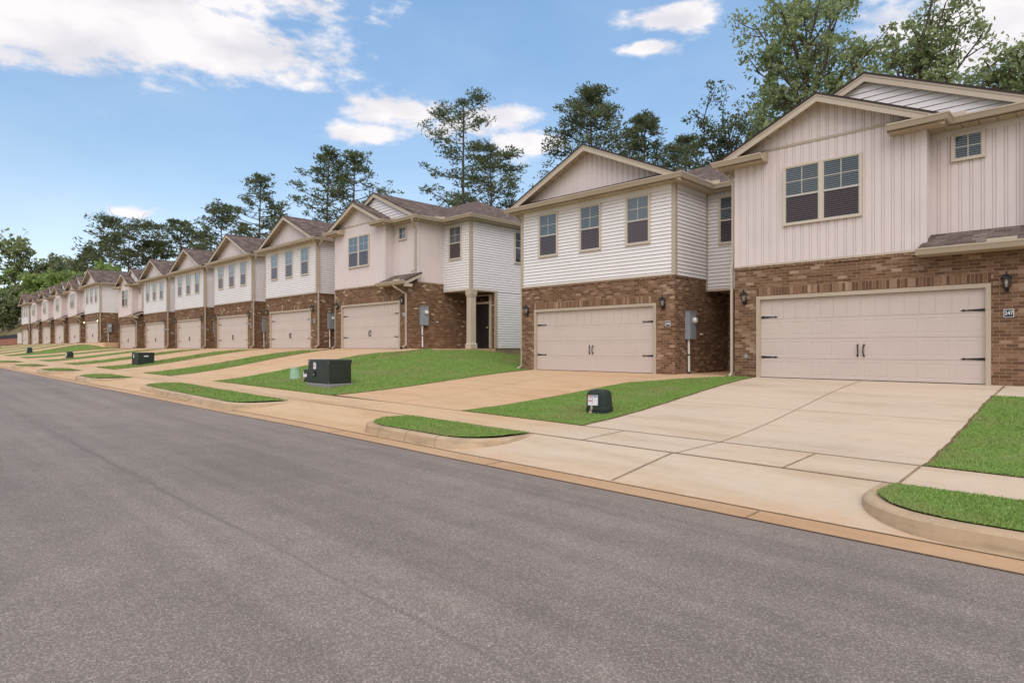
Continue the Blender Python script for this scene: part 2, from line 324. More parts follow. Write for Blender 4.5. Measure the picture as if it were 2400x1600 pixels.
# ------------------------------------------------------------------ mesh builder
class MB:
    def __init__(s): s.v = []; s.f = []; s.uv = []; s.mi = []; s.k = 0
    def quad(s, *pts, mi=None, uv=None):
        pts = [Vector(p) for p in pts]
        n = (pts[1] - pts[0]).cross(pts[2] - pts[0])
        if len(pts) == 4 and n.length < 1e-9: n = (pts[2] - pts[0]).cross(pts[3] - pts[0])
        if n.length < 1e-12: return
        n.normalize()
        if abs(n.z) > .97: ua, va = Vector((1, 0, 0)), Vector((0, 1, 0))
        else:
            ua = Vector((0, 0, 1)).cross(n); ua.normalize()
            if abs(ua.x) >= abs(ua.y): ua = ua if ua.x > 0 else -ua
            else: ua = ua if ua.y > 0 else -ua
            va = n.cross(ua); va = va if va.z > 0 else -va
        i = len(s.v); s.v += [tuple(p) for p in pts]; s.f.append(tuple(range(i, i + len(pts))))
        s.uv += uv if uv else [(p.dot(ua), p.dot(va)) for p in pts]
        s.mi.append(s.k if mi is None else mi)
    def box(s, x0, y0, z0, x1, y1, z1, skip=''):
        a = lambda x, y, z: (x, y, z)
        if 'f' not in skip: s.quad((x0, y0, z0), (x1, y0, z0), (x1, y0, z1), (x0, y0, z1))
        if 'b' not in skip: s.quad((x1, y1, z0), (x0, y1, z0), (x0, y1, z1), (x1, y1, z1))
        if 'l' not in skip: s.quad((x0, y1, z0), (x0, y0, z0), (x0, y0, z1), (x0, y1, z1))
        if 'r' not in skip: s.quad((x1, y0, z0), (x1, y1, z0), (x1, y1, z1), (x1, y0, z1))
        if 't' not in skip: s.quad((x0, y0, z1), (x1, y0, z1), (x1, y1, z1), (x0, y1, z1))
        if 'd' not in skip: s.quad((x0, y1, z0), (x1, y1, z0), (x1, y0, z0), (x0, y0, z0))
    def ring(s, rings, closed=True, cap=True):      # bridge rings of points
        n = len(rings[0])
        for a, b in zip(rings, rings[1:]):
            for i in range(n if closed else n - 1):
                j = (i + 1) % n; s.quad(a[i], a[j], b[j], b[i])
        if cap and closed:
            s.quad(*rings[0][::-1]); s.quad(*rings[-1])
    def tube(s, pts, r, n=8, square=False, cap=True):
        pts = [Vector(p) for p in pts]; rings = []
        rr = r if isinstance(r, (list, tuple)) else [r]*len(pts)
        up = None
        for i, p in enumerate(pts):
            t = (pts[min(i + 1, len(pts) - 1)] - pts[max(i - 1, 0)]).normalized()
            ref = Vector((0, 1, 0)) if abs(t.y) < .9 else Vector((1, 0, 0))
            a = t.cross(ref).normalized(); b = t.cross(a)
            if up is not None and a.dot(up) < 0: a, b = -a, -b
            up = a; k = 1.0
            if square: angs = [math.pi/4 + q*math.pi/2 for q in range(4)]
            else: angs = [2*math.pi*q/n for q in range(n)]
            rings.append([p + (a*math.cos(q) + b*math.sin(q))*rr[i] for q in angs])
        s.ring(rings, True, cap)
    def lathe(s, c, prof, n=12, ph=0):
        rings = [[(c[0] + r*math.cos(2*math.pi*q/n + ph), c[1] + r*math.sin(2*math.pi*q/n + ph), c[2] + z) for q in range(n)] for r, z in prof]
        s.ring(rings)
    def sweep(s, prof, path, cap=True):             # prof: (out, up); out is to the right of the direction of travel
        P = [Vector(p) for p in path]; rings = []
        for i, p in enumerate(P):
            d0 = (P[i] - P[i - 1]) if i > 0 else (P[1] - P[0]); d1 = (P[i + 1] - P[i]) if i < len(P) - 1 else d0
            d0 = Vector((d0.x, d0.y, 0)).normalized(); d1 = Vector((d1.x, d1.y, 0)).normalized()
            n0 = Vector((d0.y, -d0.x, 0)); n1 = Vector((d1.y, -d1.x, 0)); mm = (n0 + n1)
            mm = mm/max(.3, (1 + n0.dot(n1)))
            rings.append([p + mm*o + Vector((0, 0, u)) for o, u in prof])
        s.ring(rings, True, cap)
    def build(s, name, mats, parent=None, smooth=False):
        me = bpy.data.meshes.new(name); me.from_pydata(s.v, [], s.f); me.update()
        u = me.uv_layers.new(name="UVMap"); u.data.foreach_set('uv', np.array(s.uv, 'f').ravel())
        mats = mats if isinstance(mats, (list, tuple)) else [mats]
        for m in mats: me.materials.append(M[m] if isinstance(m, str) else m)
        if len(mats) > 1: me.polygons.foreach_set('material_index', s.mi)
        if smooth: me.polygons.foreach_set('use_smooth', [True]*len(me.polygons))
        o = bpy.data.objects.new(name, me); COL.objects.link(o)
        if parent is not None:
            o.parent = parent; KIDS.setdefault(parent.name, []).append(o)
        return o

def arrays_mesh(name, verts, nper, mats, parent=None, mi=None):     # many separate faces of nper corners each
    verts = np.asarray(verts, 'f').reshape(-1, 3); nf = len(verts)//nper
    me = bpy.data.meshes.new(name); me.vertices.add(len(verts)); me.vertices.foreach_set('co', verts.ravel())
    me.loops.add(len(verts)); me.loops.foreach_set('vertex_index', np.arange(len(verts), dtype=np.int32))
    me.polygons.add(nf); me.polygons.foreach_set('loop_start', np.arange(nf, dtype=np.int32)*nper); me.polygons.foreach_set('loop_total', np.full(nf, nper, np.int32))
    for m in mats: me.materials.append(M[m])
    if mi is not None: me.polygons.foreach_set('material_index', np.asarray(mi, np.int32))
    me.update(); me.validate()
    o = bpy.data.objects.new(name, me); COL.objects.link(o)
    if parent is not None:
        o.parent = parent; KIDS.setdefault(parent.name, []).append(o)
    return o

# ------------------------------------------------------------------ the lie of the land
def zw(X):   # level of the sidewalk along the street
    return np.interp(X, [-220,-120,-100,-80,-64,-55.7,-47.5,-39,-31,-23,-15.5,-7,0,30,120],
                        [0.4,-.30,-.45,-.64,-.80,-.94,-1.03,-1.10,-1.17,-1.25,-1.37,-1.455,-1.5,-1.66,-2.0])
def yo(X):   # sideways bend of the street
    return np.interp(X, [-220,-100,-80,-64,-45,-31,-25,-12,120], [-2.2,-1.3,-1.1,-.9,-.75,-.6,-.5,0,0])
def front_y(X):
    return np.interp(X, [-220,-70.4,-69.4,-18,-15.8,120], [15.3,15.3,16.4,16.4,16.58,16.53])
def floor_z(X):
    return np.interp(X, [-220,-71.3,-69.6,-21.0,-15.9,120], [.52,.52,-.035,-.035,-.79,-.79]) - .015
def h(X, Y):
    X = np.asarray(X, float); Y = np.asarray(Y, float)
    v = Y - yo(X); w = zw(X); zg = w - .17
    road = zg + .012*np.minimum(5.9 - v, np.maximum(v + 1.7, -.5))
    apron = zg + (w - zg)*np.clip((v - 6.25)/1.5, 0, 1)
    vf = front_y(X) - yo(X)
    t = np.clip((v - 9.0)/(vf - 9.0), 0, 1); sm = t*t*(3 - 2*t); t = .45*t + .55*sm
    w2 = w + .02*np.clip((v - 7.75)/1.25, 0, 1)
    up = w2 + (floor_z(X) - w2)*t
    z = np.where(v < 5.9, road, np.where(v < 7.75, apron, up))
    z = np.where(v < -1.7, zg + .02*(-1.7 - v), z)
    a = np.clip((-X - 121)/10, 0, 1); a = a*a*(3 - 2*a)                    # the bank beyond the last house
    b = np.clip((Y - 14.2)/2.2, 0, 1); b = b*b*(3 - 2*b)
    z = z + a*(1.05*b + 6.0*np.clip((Y - 17)/9, 0, 1) + 9*np.clip((Y - 26)/60, 0, 1))
    z = z - .24*np.clip((Y - 18.8)/2.8, 0, 1)*np.clip((X + 21.6), 0, 1)*np.clip((-15.9 - X)/2.5, 0, 1)
    z = z + 0.9*np.clip((Y - 40)/60, 0, 1)
    return z


# ------------------------------------------------------------------ ground, road, pavements
def sheet(name, rows, off, matname, kind='structure', parent=None):     # rows of (x, y) points draped on the land
    mb = MB(); Z = [h(np.array([p[0] for p in r]), np.array([p[1] for p in r])) + off for r in rows]
    nv = 0; V = []; Fc = []
    for r, z in zip(rows, Z):
        V += [(p[0], p[1], float(q)) for p, q in zip(r, z)]
    n = len(rows[0])
    for i in range(len(rows) - 1):
        for j in range(n - 1):
            a = i*n + j; Fc.append((a, a + 1, a + n + 1, a + n))
    me = bpy.data.meshes.new(name); me.from_pydata(V, [], Fc); me.update(); me.materials.append(M[matname])
    me.polygons.foreach_set('use_smooth', [True]*len(me.polygons))
    o = bpy.data.objects.new(name, me); COL.objects.link(o)
    if kind: o['kind'] = kind
    return o
def street_rows(v0, v1, x0, x1, dx, nv):
    xs = np.arange(x0, x1 + dx*.5, dx)
    return [[(x, v0 + (v1 - v0)*k/nv + float(yo(x))) for x in xs] for k in range(nv + 1)]

def ground():
    gx = np.unique(np.concatenate([np.arange(-700, -130, 15), np.arange(-130, 20, 1.0), np.arange(20, 500, 15)]))
    gy = np.unique(np.concatenate([np.arange(-400, -12, 12), np.arange(-12, 34, .75), np.arange(34, 110, 4), np.arange(110, 900, 30)]))
    X, Y = np.meshgrid(gx, gy); Z = h(X, Y)
    near = (X > -126) & (Y < 30)
    Z = np.where(near, Z - .16, Z)
    n = len(gx); V = np.stack([X, Y, Z], -1).reshape(-1, 3)
    I = (np.arange(len(gy) - 1)[:, None]*n + np.arange(n - 1)[None]).ravel()
    me = bpy.data.meshes.new('ground'); me.from_pydata(V.tolist(), [], np.stack([I, I + 1, I + n + 1, I + n], -1).tolist()); me.materials.append(M['ground'])
    me.polygons.foreach_set('use_smooth', [True]*len(me.polygons))
    o = bpy.data.objects.new('ground', me); COL.objects.link(o); o['kind'] = 'structure'
ground()
sheet('road', street_rows(-1.7, 5.9, -170, 40, .75, 10), 0, 'asphalt')
sheet('gutter', street_rows(5.885, 6.27, -170, 40, .75, 2), .004, 'gutterconc')
sheet('driveway_apron', street_rows(6.26, 7.76, -125, 12, .5, 6), .008, 'concstreet')
sheet('sidewalk', street_rows(7.75, 9.02, -125, 12, .5, 4), .012, 'concstreet')
sheet('verge', street_rows(-14, -1.7, -170, 40, 2, 6), .02, 'turf')

# ------------------------------------------------------------------ lots
A_Z, B_Z, C_Z = -.79, -.035, .52
LOTS = []   # (x0, front y, floor z, kind)
LOTS += [(-7.58, 16.53, A_Z, 'beige'), (-15.74, 16.63, A_Z, 'white')]
for k in range(6): LOTS.append((-28.70 - 8.159*k, 16.40, B_Z, 'beige' if k in (0, 5) else 'white'))
for k in range(6): LOTS.append((-77.94 - 8.159*k, 15.30, C_Z, 'white' if k in (0, 5) else 'beige'))
PITCH, MW, RD = 8.159, 6.265, 2.0
def drive_r(i, y):                       # right edge of drive i, local x, at local y
    if i == 0: return 5.88
    end = 6.0 if i not in (1,) else 6.15
    return float(np.interp(y, [-7.6, -2.2], [5.3, end]))
def row_y(x, a, b, n): return [a + (b - a)*k/n for k in range(n + 1)]
for i, (x0, fy, fz, kd) in enumerate(LOTS):
    yw = 9.01 + float(yo(x0 + 3)); rows = []
    for y in row_y(x0, yw, fy + .12, 26):
        l = y - fy; xl = x0 + .56 + (0 if i != 1 else -.55*max(0, min(1, (-l - .5)/7))); xr = x0 + drive_r(i, l)
        if i and l > -2.2: xr = x0 + drive_r(i, -2.2)
        rows.append([(xl + (xr - xl)*k/8, y) for k in range(9)])
    sheet('driveway', rows, .016, 'concpale' if i == 0 else 'conctan')
    # path from the drive to the recessed entry
    a = drive_r(i, -2.2) - .02
    if i == 0: rows = [[(x0 + a + .03 + k*.35, y) for k in range(9)] for y in row_y(0, fy - 1.72, fy + .3, 6)]
    else:
        rows = []
        for q in range(13):
            f = q/12; x = a + (8.12 - a)*f
            yl = float(np.interp(x, [a, 7.1, 8.12], [-2.2, -1.15, -.95] if i != 1 else [-2.4, -1.2, -.12]))
            rows.append([(x0 + x, fy + yl + (.1 - yl)*k/4) for k in range(5)])
    sheet('entry_path', rows, .014, 'concpale' if i == 0 else 'conctan')

def joint(pts, w, off, matname='joint'):
    P = []
    for (xa, ya), (xb, yb) in zip(pts, pts[1:]):
        n = max(2, int(math.hypot(xb - xa, yb - ya)/.3))
        P += [(xa + (xb - xa)*k/n, ya + (yb - ya)*k/n) for k in range(n)]
    P.append(pts[-1]); rows = [[], []]
    for i, p in enumerate(P):
        q = P[min(i + 1, len(P) - 1)]; o = P[max(i - 1, 0)]; d = Vector((q[0] - o[0], q[1] - o[1])).normalized(); n = Vector((-d.y, d.x))*w/2
        rows[0].append((p[0] - n.x, p[1] - n.y)); rows[1].append((p[0] + n.x, p[1] + n.y))
    o = sheet('pavement_joint', rows, off, matname); return o
joint([(-4.45, 6.3), (-4.45, 7.75)], .02, .020)
joint([(-4.40, 7.75), (-4.36, 9.0), (-4.42, 16.5)], .015, .022)
joint([(-7.3, 7.76), (.6, 7.76)], .02, .019)
joint([(-7.1, 9.01), (-1.7, 9.01)], .014, .022)
joint([(-2.95, 7.76), (-2.98, 9.0)], .022, .018); joint([(-6.05, 7.76), (-6.1, 9.0)], .018, .018)
joint([(-1.72, 7.76), (-1.75, 9.0)], .028, .018)
joint([(-1.70, 14.8), (-1.72, 16.5)], .028, .022)
joint([(-7.0, 12.2), (-1.75, 12.2)], .010, .022, 'jointfaint')
joint([(-17.5, 7.76), (-7.3, 7.76)], .02, .019, 'joint')
joint([(-15.5, 9.01), (-10.3, 9.01)], .014, .022, 'jointfaint'); joint([(-13, 7.76), (-12.9, 9.0), (-12.6, 16.6)], .014, .022, 'jointfaint')
joint([(-15.2, 12.4), (-10, 12.4)], .012, .022, 'jointfaint')
joint([(-28.9, 7.76 + -.45), (-17.5, 7.75)], .016, .019, 'jointfaint')
for x in (-2.6, -6.3, -10.6, -15.4, -20.2): joint([(x, 5.9 + float(yo(x))), (x, 6.26 + float(yo(x)))], .016, .010, 'joint')
joint([(x, 6.262 + float(yo(x))) for x in np.arange(-60, 3, 1.5)], .018, .013, 'joint')
joint([(x, 5.885 + float(yo(x))) for x in np.arange(-60, 3, 1.5)], .016, .010, 'soil')

# ------------------------------------------------------------------ lawns
def blades(rows_fn, y0, y1, dens, hgt, wid, seed, off, edge=.035, bend=None):
    rs = np.random.RandomState(seed); ys = np.linspace(y0, y1, 60); wl = np.array([rows_fn(y)[1] - rows_fn(y)[0] for y in ys])
    area = float(np.mean(wl)*(y1 - y0)); n = int(area*dens); 
    if n < 1: return np.zeros((0, 3))
    cdf = np.cumsum(np.maximum(wl, 1e-3)); cdf /= cdf[-1]
    y = np.interp(rs.rand(n), cdf, ys) + rs.uniform(-1, 1, n)*(y1 - y0)/120; y = np.clip(y, y0 - edge, y1 + edge)
    xl = np.array([rows_fn(float(np.clip(t, y0, y1)))[0] for t in y]); xr = np.array([rows_fn(float(np.clip(t, y0, y1)))[1] for t in y])
    e = rs.uniform(-edge, edge, n)
    x = xl - edge*rs.rand(n) + (xr - xl + 2*edge*rs.rand(n))*rs.rand(n)
    if bend: y = bend(x, y)
    z = h(x, y) + off
    clump = .65 + .7*(np.sin(x*3.1 + np.sin(y*2.3)*2)*np.sin(y*3.7 + x)*.5 + .5)
    hh = hgt*(.55 + .75*rs.rand(n))*clump; a = rs.rand(n)*6.283; w = wid*(.7 + .6*rs.rand(n)); ln = hgt*rs.normal(0, .55, (n, 2))
    p = np.stack([x, y, z], -1); d = np.stack([np.cos(a), np.sin(a), 0*a], -1)*w[:, None]
    tip = p + np.concatenate([ln, hh[:, None]], -1)
    return np.stack([p - d, p + d, tip], 1).reshape(-1, 3)
def lawn(name, fn, y0, y1, label, group, dens=0, hgt=.035, wid=.004, seed=1, off=.026, ny=24, nx=10):
    xm = sum(fn(y0))/2; y0 = 9.045 + float(yo(xm)); rows = []
    bend = lambda x, y: y + (float(yo(x)) - float(yo(xm)))*max(0.0, 1 - (y - y0)/4)
    for k in range(ny + 1):
        y = y0 + (y1 - y0)*k/ny; a, b = fn(y); rows.append([(a + (b - a)*j/nx, bend(a + (b - a)*j/nx, y)) for j in range(nx + 1)])
    o = sheet(name, rows, off, 'turf', None); tag(o, label, 'lawn', group, 'stuff')
    # a low earth edge all round so that the turf has thickness
    if dens:
        V = blades(fn, y0, y1, dens, hgt, wid, seed, off - .004, bend=lambda x, y: y + (yo(x) - float(yo(xm)))*np.maximum(0.0, 1 - (y - y0)/4))
        me = o.data; bm = bmesh.new(); bm.from_mesh(me)
        b = arrays_mesh('tmp', V, 3, ['blade']); bm.from_mesh(b.data); bm.faces.ensure_lookup_table()
        nf = len(me.polygons)
        for f in bm.faces[nf:]: f.material_index = 1
        bm.to_mesh(me); bm.free(); me.materials.append(M['blade']); bpy.data.objects.remove(b)
    # bare soil lip
    lip = [(a - .05, b + .05) for a, b in [fn(y0 + (y1 - y0)*k/ny) for k in range(ny + 1)]]
    rows = [[(lip[k][0] + (lip[k][1] - lip[k][0])*j/24, bend(lip[k][0] + (lip[k][1] - lip[k][0])*j/24, y0 - .03 + (y1 - y0 + .05)*k/ny)) for j in range(25)] for k in range(ny + 1)]
    sheet('soil', rows, off - .004, 'soil'); return o
GL = 'lawns between the driveways'
def strip_fn(i, x_next, fy):
    x0 = LOTS[i][0]
    def fn(y):
        l = y - fy
        if i == 1: xs = np.interp(l, [-7.7, -2.4, -1.2, -.12], [5.34, 6.17, 7.12, 8.05])
        else: xs = np.interp(l, [-7.7, -2.2, -1.15, -.95], [5.34, 6.02, 7.12, 8.14])
        return x0 + float(xs) + .03, x_next + .53
    return fn
def edge_wobble(fn, seed):
    rs = random.Random(seed); ph = [rs.uniform(0, 6) for _ in range(4)]
    return lambda y: (fn(y)[0] + .009*math.sin(y*5 + ph[0]) + .007*math.sin(y*13 + ph[1]), fn(y)[1] + .009*math.sin(y*6 + ph[2]) + .007*math.sin(y*11 + ph[3]))
STRIPS = [(1, LOTS[0][0]), (3, LOTS[2][0]), (4, LOTS[3][0]), (5, LOTS[4][0]), (6, LOTS[5][0]), (7, LOTS[6][0])] + [(i, LOTS[i - 1][0]) for i in range(9, 14)]
SL = {1: 'tapering green lawn with the round-topped green pedestal, beside the pale driveway',
      3: 'narrow bright lawn strip just left of the tall dark green transformer',
      4: 'lawn strip beside the low dark green cabinet, on its right side',
      5: 'thin lawn strip just beyond the low wide dark green cabinet',
      6: 'thin lawn strip carrying the dark green pedestal left of the low cabinet',
      7: 'thin lawn strip behind the second farther dark pedestal'}
for i, xn in STRIPS:
    x0, fy = LOTS[i][0], LOTS[i][1]
    y0 = 9.05 + float(yo(x0 + 6.5)); y1 = fy - (.13 if i == 1 else 1.0)
    fn = edge_wobble(strip_fn(i, xn, fy), i)
    lawn('lawn', fn, y0, y1, SL.get(i, 'thin distant lawn strip between far driveways at the left end of the street'), GL,
         dens={1: 2200, 3: 500, 4: 260, 5: 160}.get(i, 60), hgt={1: .026}.get(i, .05), wid={1: .005, 3: .008}.get(i, .014), seed=i, ny=30)
# the broad lawn between the two nearest buildings
def broad(y):
    l = y - 16.40
    xl = float(np.interp(l, [-7.9, -5, -2.9, -1.95, -1.1, 2.3, 4, 11], [5.14, 5.22, 5.72, 5.9, 7.4, 8.22, 8.24, 8.24])) - 28.70
    xr = float(np.interp(y, [8.9, 16.1, 16.65, 16.7, 28], [-15.76, -15.2, -15.3, -15.78, -15.78]))
    return xl, xr
lawn('lawn', edge_wobble(broad, 77), 8.86, 27.0, 'broad sloping lawn with the tall green transformer, beside the end wall with the column', GL, dens=800, hgt=.034, wid=.0075, seed=77, ny=60, nx=16)
def rightlawn(y): return (-1.69, 4.6)
lawn('lawn', edge_wobble(rightlawn, 78), 9.05, 14.78, 'bright green lawn to the right of the pale driveway, at the frame edge', GL, dens=2300, hgt=.027, wid=.005, seed=78)
def clawn(y):
    l = y - 15.3; xl = float(np.interp(l, [-7.5, -2.2, -1.1, -.1], [5.4, 6.0, 7.0, 8.0])) - 77.94
    return xl, LOTS[7][0] + .5
lawn('lawn', edge_wobble(clawn, 79), 8.2, 16.2, 'sloping lawn below the white end house with the grey meter on bare brick wall', GL, dens=60, hgt=.05, wid=.02, seed=79)

# kerbed grass islands between the aprons
def island(x0, x1, label, dens, seed, wid=.006):
    rad = .95; v0, v1 = 6.30, 7.74; xm = (x0 + x1)/2; yq = float(yo(xm)); KW = .17
    def edge(v, r, inset):
        d = max(0.0, (v0 + inset + r) - v); return r - math.sqrt(max(0, r*r - min(d, r)**2))
    fn = lambda y: (x0 + KW + edge(y - yq, rad - KW, KW), x1 - KW - edge(y - yq, rad - KW, KW))
    fn = edge_wobble(fn, seed)
    def island_h(dz):   # kerb and turf stand at pavement level, above the sloping apron
        pass
    top = lambda x: float(zw(x)) + .01
    root = empty('kerbed_island', (0, 0, 0)); 
    # turf
    rows = []; ny = 14; nx = max(8, int((x1 - x0)/.35))
    mb = MB(); P = []
    for k in range(ny + 1):
        v = v0 + KW + (v1 - v0 - KW)*k/ny; a, b = fn(v + yq)
        P.append([(a + (b - a)*j/nx, v + yq, top(a + (b - a)*j/nx) + .012 + .02*math.sin(math.pi*k/ny)) for j in range(nx + 1)])
    for a, b in zip(P, P[1:]):
        for j in range(nx): mb.quad(a[j], a[j + 1], b[j + 1], b[j])
    turf = mb.build('grass', ['turf', 'blade'], None); 
    if dens:
        V = blades(fn, v0 + KW + yq, v1 + yq, dens, .023, wid, seed, 0, .03); zz = V.reshape(-1, 3, 3)
        base = zz[:, 0, :]; dzt = zz[:, 2, 2] - base[:, 2]
        kk = np.clip((base[:, 1] - yq - v0 - KW)/(v1 - v0 - KW), 0, 1); zb = zw(base[:, 0]) + .02 + .02*np.sin(np.pi*kk); zz[:, 0, 2] = zb; zz[:, 1, 2] = zb; zz[:, 2, 2] = zb + dzt
        b = arrays_mesh('tmp', zz.reshape(-1, 3), 3, ['blade']); bm = bmesh.new(); bm.from_mesh(turf.data); nf = len(turf.data.polygons)
        bm.from_mesh(b.data); bm.faces.ensure_lookup_table()
        for f in bm.faces[nf:]: f.material_index = 1
        bm.to_mesh(turf.data); bm.free(); bpy.data.objects.remove(b)
    turf.parent = root; KIDS.setdefault(root.name, []).append(turf)
    # kerb: rounded top, slanting face
    path = []
    n = 9
    path.append((x0, v1)); path.append((x0, v0 + rad))
    for q in range(1, n + 1):
        a = math.pi/2*q/n; path.append((x0 + rad - rad*math.cos(a), v0 + rad - rad*math.sin(a)))
    m_ = max(2, int((x1 - x0 - 2*rad)/.8))
    for q in range(1, m_): path.append((x0 + rad + (x1 - x0 - 2*rad)*q/m_, v0))
    for q in range(0, n + 1):
        a = math.pi/2*q/n; path.append((x1 - rad + rad*math.sin(a), v0 + rad - rad*math.cos(a)))
    path.append((x1, v1))
    path = [(x, v + yq, top(x)) for x, v in path]
    prof = [(-KW - .07, -.24), (-KW - .07, -.008), (-KW + .03, .0), (-.075, .0), (-.045, -.010), (-.022, -.030), (.0, -.15), (.02, -.24)]
    mk = MB(); mk.sweep(prof, path); kb = mk.build('kerb', 'kerb', root, True)
    if dens > 300:
        for f in (.30, .52, .74) if x1 - x0 > 2.2 else (.5,):
            jm = MB(); x = x0 + (x1 - x0)*f
            z = top(x); pr = [(v0 + yq - .026, z - .24), (v0 + yq - .0035, z - .15), (v0 + yq + .018, z - .027), (v0 + yq + .045, z - .006), (v0 + yq + .075, z + .003), (v0 + yq + KW, z + .003)]
            for (ya, za), (yb, zb) in zip(pr, pr[1:]): jm.quad((x - .005, ya, za), (x + .005, ya, za), (x + .005, yb, zb), (x - .005, yb, zb))
            jm.build('kerb_joint', 'joint', kb)
    tag(root, label, 'kerb island', 'kerbed grass islands along the street'); return root
def isl_between(i, xn, label, dens, seed, wid): return island(LOTS[i][0] + 5.1, xn + .62, label, dens, seed, wid)
island(-1.92, 3.2, 'kerbed grass island at the right frame edge beside the pale apron', 3400, 90, .004)
isl_between(1, LOTS[0][0], 'small kerbed grass island in front of the round-topped pedestal', 3400, 91, .004)
island(-23.75, -15.15, 'long kerbed grass island in front of the tall dark transformer', 1200, 92, .008)
isl_between(3, LOTS[2][0], 'kerbed grass patch just left of the long island', 420, 93, .013)
isl_between(4, LOTS[3][0], 'second kerbed grass patch left of the long island', 200, 94, .018)
isl_between(5, LOTS[4][0], 'third kerbed grass patch left of the long island', 120, 95, .02)
isl_between(6, LOTS[5][0], 'small far kerbed patch near the left frame edge', 60, 96, .02)
# ------------------------------------------------------------------ townhouses
SLOPE = .465; ZE = 5.87; OV = .40; DEPTH = 9.7; RIDGE_Y = 1.6 + 4.05; ZR = ZE + SLOPE*4.05
def lap(mb, p0, p1, z0, z1, xl=None, xr=None, exp=.112):
    p0, p1 = Vector((*p0, 0)), Vector((*p1, 0)); Ln = (p1 - p0).length; d = (p1 - p0)/Ln; n = Vector((d.y, -d.x, 0))
    P = lambda u, z, o: p0 + d*u + n*o + Vector((0, 0, z))
    L_ = xl or (lambda z: 0.0); R_ = xr or (lambda z: Ln)
    z = z0
    while z < z1 - .005:
        zt = min(z + exp, z1); a, b, a2, b2 = L_(z), R_(z), L_(zt), R_(zt)
        if b > a:
            if b2 < a2: a2 = b2 = (a2 + b2)/2
            zm = z + (zt - z)*.12
            zg = max(z + .01, zt - .014)
            mb.quad(P(a, z, -.02), P(b, z, -.02), P(b, z + .002, .028), P(a, z + .002, .028))
            mb.quad(P(a, z + .002, .028), P(b, z + .002, .028), P(b2, zg, .010), P(a2, zg, .010))
            mb.quad(P(a2, zg, .010), P(b2, zg, .010), P(b2, zg, -.02), P(a2, zg, -.02))
            mb.quad(P(a2, zg, -.02), P(b2, zg, -.02), P(b2, zt, -.02), P(a2, zt, -.02))
        z = zt
def batten(mb, p0, p1, z0, top, sp=.203, breaks=()):
    p0, p1 = Vector((*p0, 0)), Vector((*p1, 0)); Ln = (p1 - p0).length; d = (p1 - p0)/Ln; n = Vector((d.y, -d.x, 0))
    us = []; u = 0
    while u < Ln:
        for du, o in ((0, .006), (.110, .006), (.124, -.012), (.138, .008), (.164, .008), (.178, -.012), (.192, .006)):
            if u + du < Ln: us.append((u + du, o))
        u += sp
    us.append((Ln, .006))
    for b in breaks:
        for (ua, oa), (ub, ob) in zip(us, us[1:]):
            if ua < b < ub: us.append((b, oa + (ob - oa)*(b - ua)/(ub - ua))); break
    us.sort()
    for (ua, oa), (ub, ob) in zip(us, us[1:]):
        if ub - ua < 1e-6: continue
        za, zb = top(ua), top(ub)
        if za <= z0 and zb <= z0: continue
        A, B = p0 + d*ua + n*oa, p0 + d*ub + n*ob
        mb.quad(A + Vector((0, 0, z0)), B + Vector((0, 0, z0)), B + Vector((0, 0, max(zb, z0))), A + Vector((0, 0, max(za, z0))))
GUT = [(-.025, -.15), (.0, -.15), (.055, -.135), (.07, -.10), (.095, -.045), (.112, -.03), (.112, 0), (.098, 0), (.092, -.018), (-.025, -.018)]
def gable(root, xc, zr, hs, ze, yf, yb, rf, rk, sf, drop=.185, yw=0.0):
    s_ = (zr - ze)/hs
    for sg in (-1, 1):
        xe = xc + sg*hs
        a, b, c, d = (xc, yf - .03, zr), (xc, yb, zr), (xe, yb, ze), (xe, yf - .03, ze)
        rf.k = 0; rf.quad(a, d, c, b) if sg < 0 else rf.quad(a, b, c, d)
        rf.k = 1; rf.quad((xc, yf - .03, zr), (xe, yf - .03, ze), (xe, yf - .03, ze - .045), (xc, yf - .03, zr - .045))
        rf.quad((xc, yf - .03, zr - .045), (xe, yf - .03, ze - .045), (xe, yf, ze - .045), (xc, yf, zr - .045))
        rf.quad((xe, yf - .03, ze - .045), (xe, yb, ze - .045), (xe, yb, ze), (xe, yf - .03, ze)); rf.k = 0
        # rake board
        t, u = .042, .042 + drop
        f0, f1, f2, f3 = (xc, zr - t), (xe, ze - t), (xe, ze - u), (xc, zr - u)
        for y_, fl in ((yf, 0), (yf + .035, 1)):
            rk.quad(*[(p[0], y_, p[1]) for p in ((f0, f1, f2, f3))])
        rk.quad((f3[0], yf, f3[1]), (f2[0], yf, f2[1]), (f2[0], yf + .035, f2[1]), (f3[0], yf + .035, f3[1]))
        rk.quad((f1[0], yf, f1[1]), (f1[0], yf + .035, f1[1]), (f2[0], yf + .035, f2[1]), (f2[0], yf, f2[1]))
        # narrow moulding along the top of the board
        rk.quad((xc, yf - .014, zr - t), (xe, yf - .014, ze - t), (xe, yf - .014, ze - t - .05), (xc, yf - .014, zr - t - .05))
        rk.quad((xc, yf - .014, zr - t - .05), (xe, yf - .014, ze - t - .05), (xe, yf, ze - t - .05), (xc, yf, zr - t - .05))
        # sloping soffit with plank grooves
        zs = lambda x, o=0: zr - abs(x - xc)*s_ - .15 + o
        k = 0; n = int(hs/.3)
        for k in range(n):
            xa = xc + sg*hs*k/n; xb = xc + sg*hs*(k + 1)/n; xg = xb - sg*.014
            sf.quad((xa, yf + .03, zs(xa)), (xg, yf + .03, zs(xg)), (xg, yw, zs(xg)), (xa, yw, zs(xa)))
            sf.quad((xg, yf + .03, zs(xg, .02)), (xb, yf + .03, zs(xb, .02)), (xb, yw, zs(xb, .02)), (xg, yw, zs(xg, .02)))
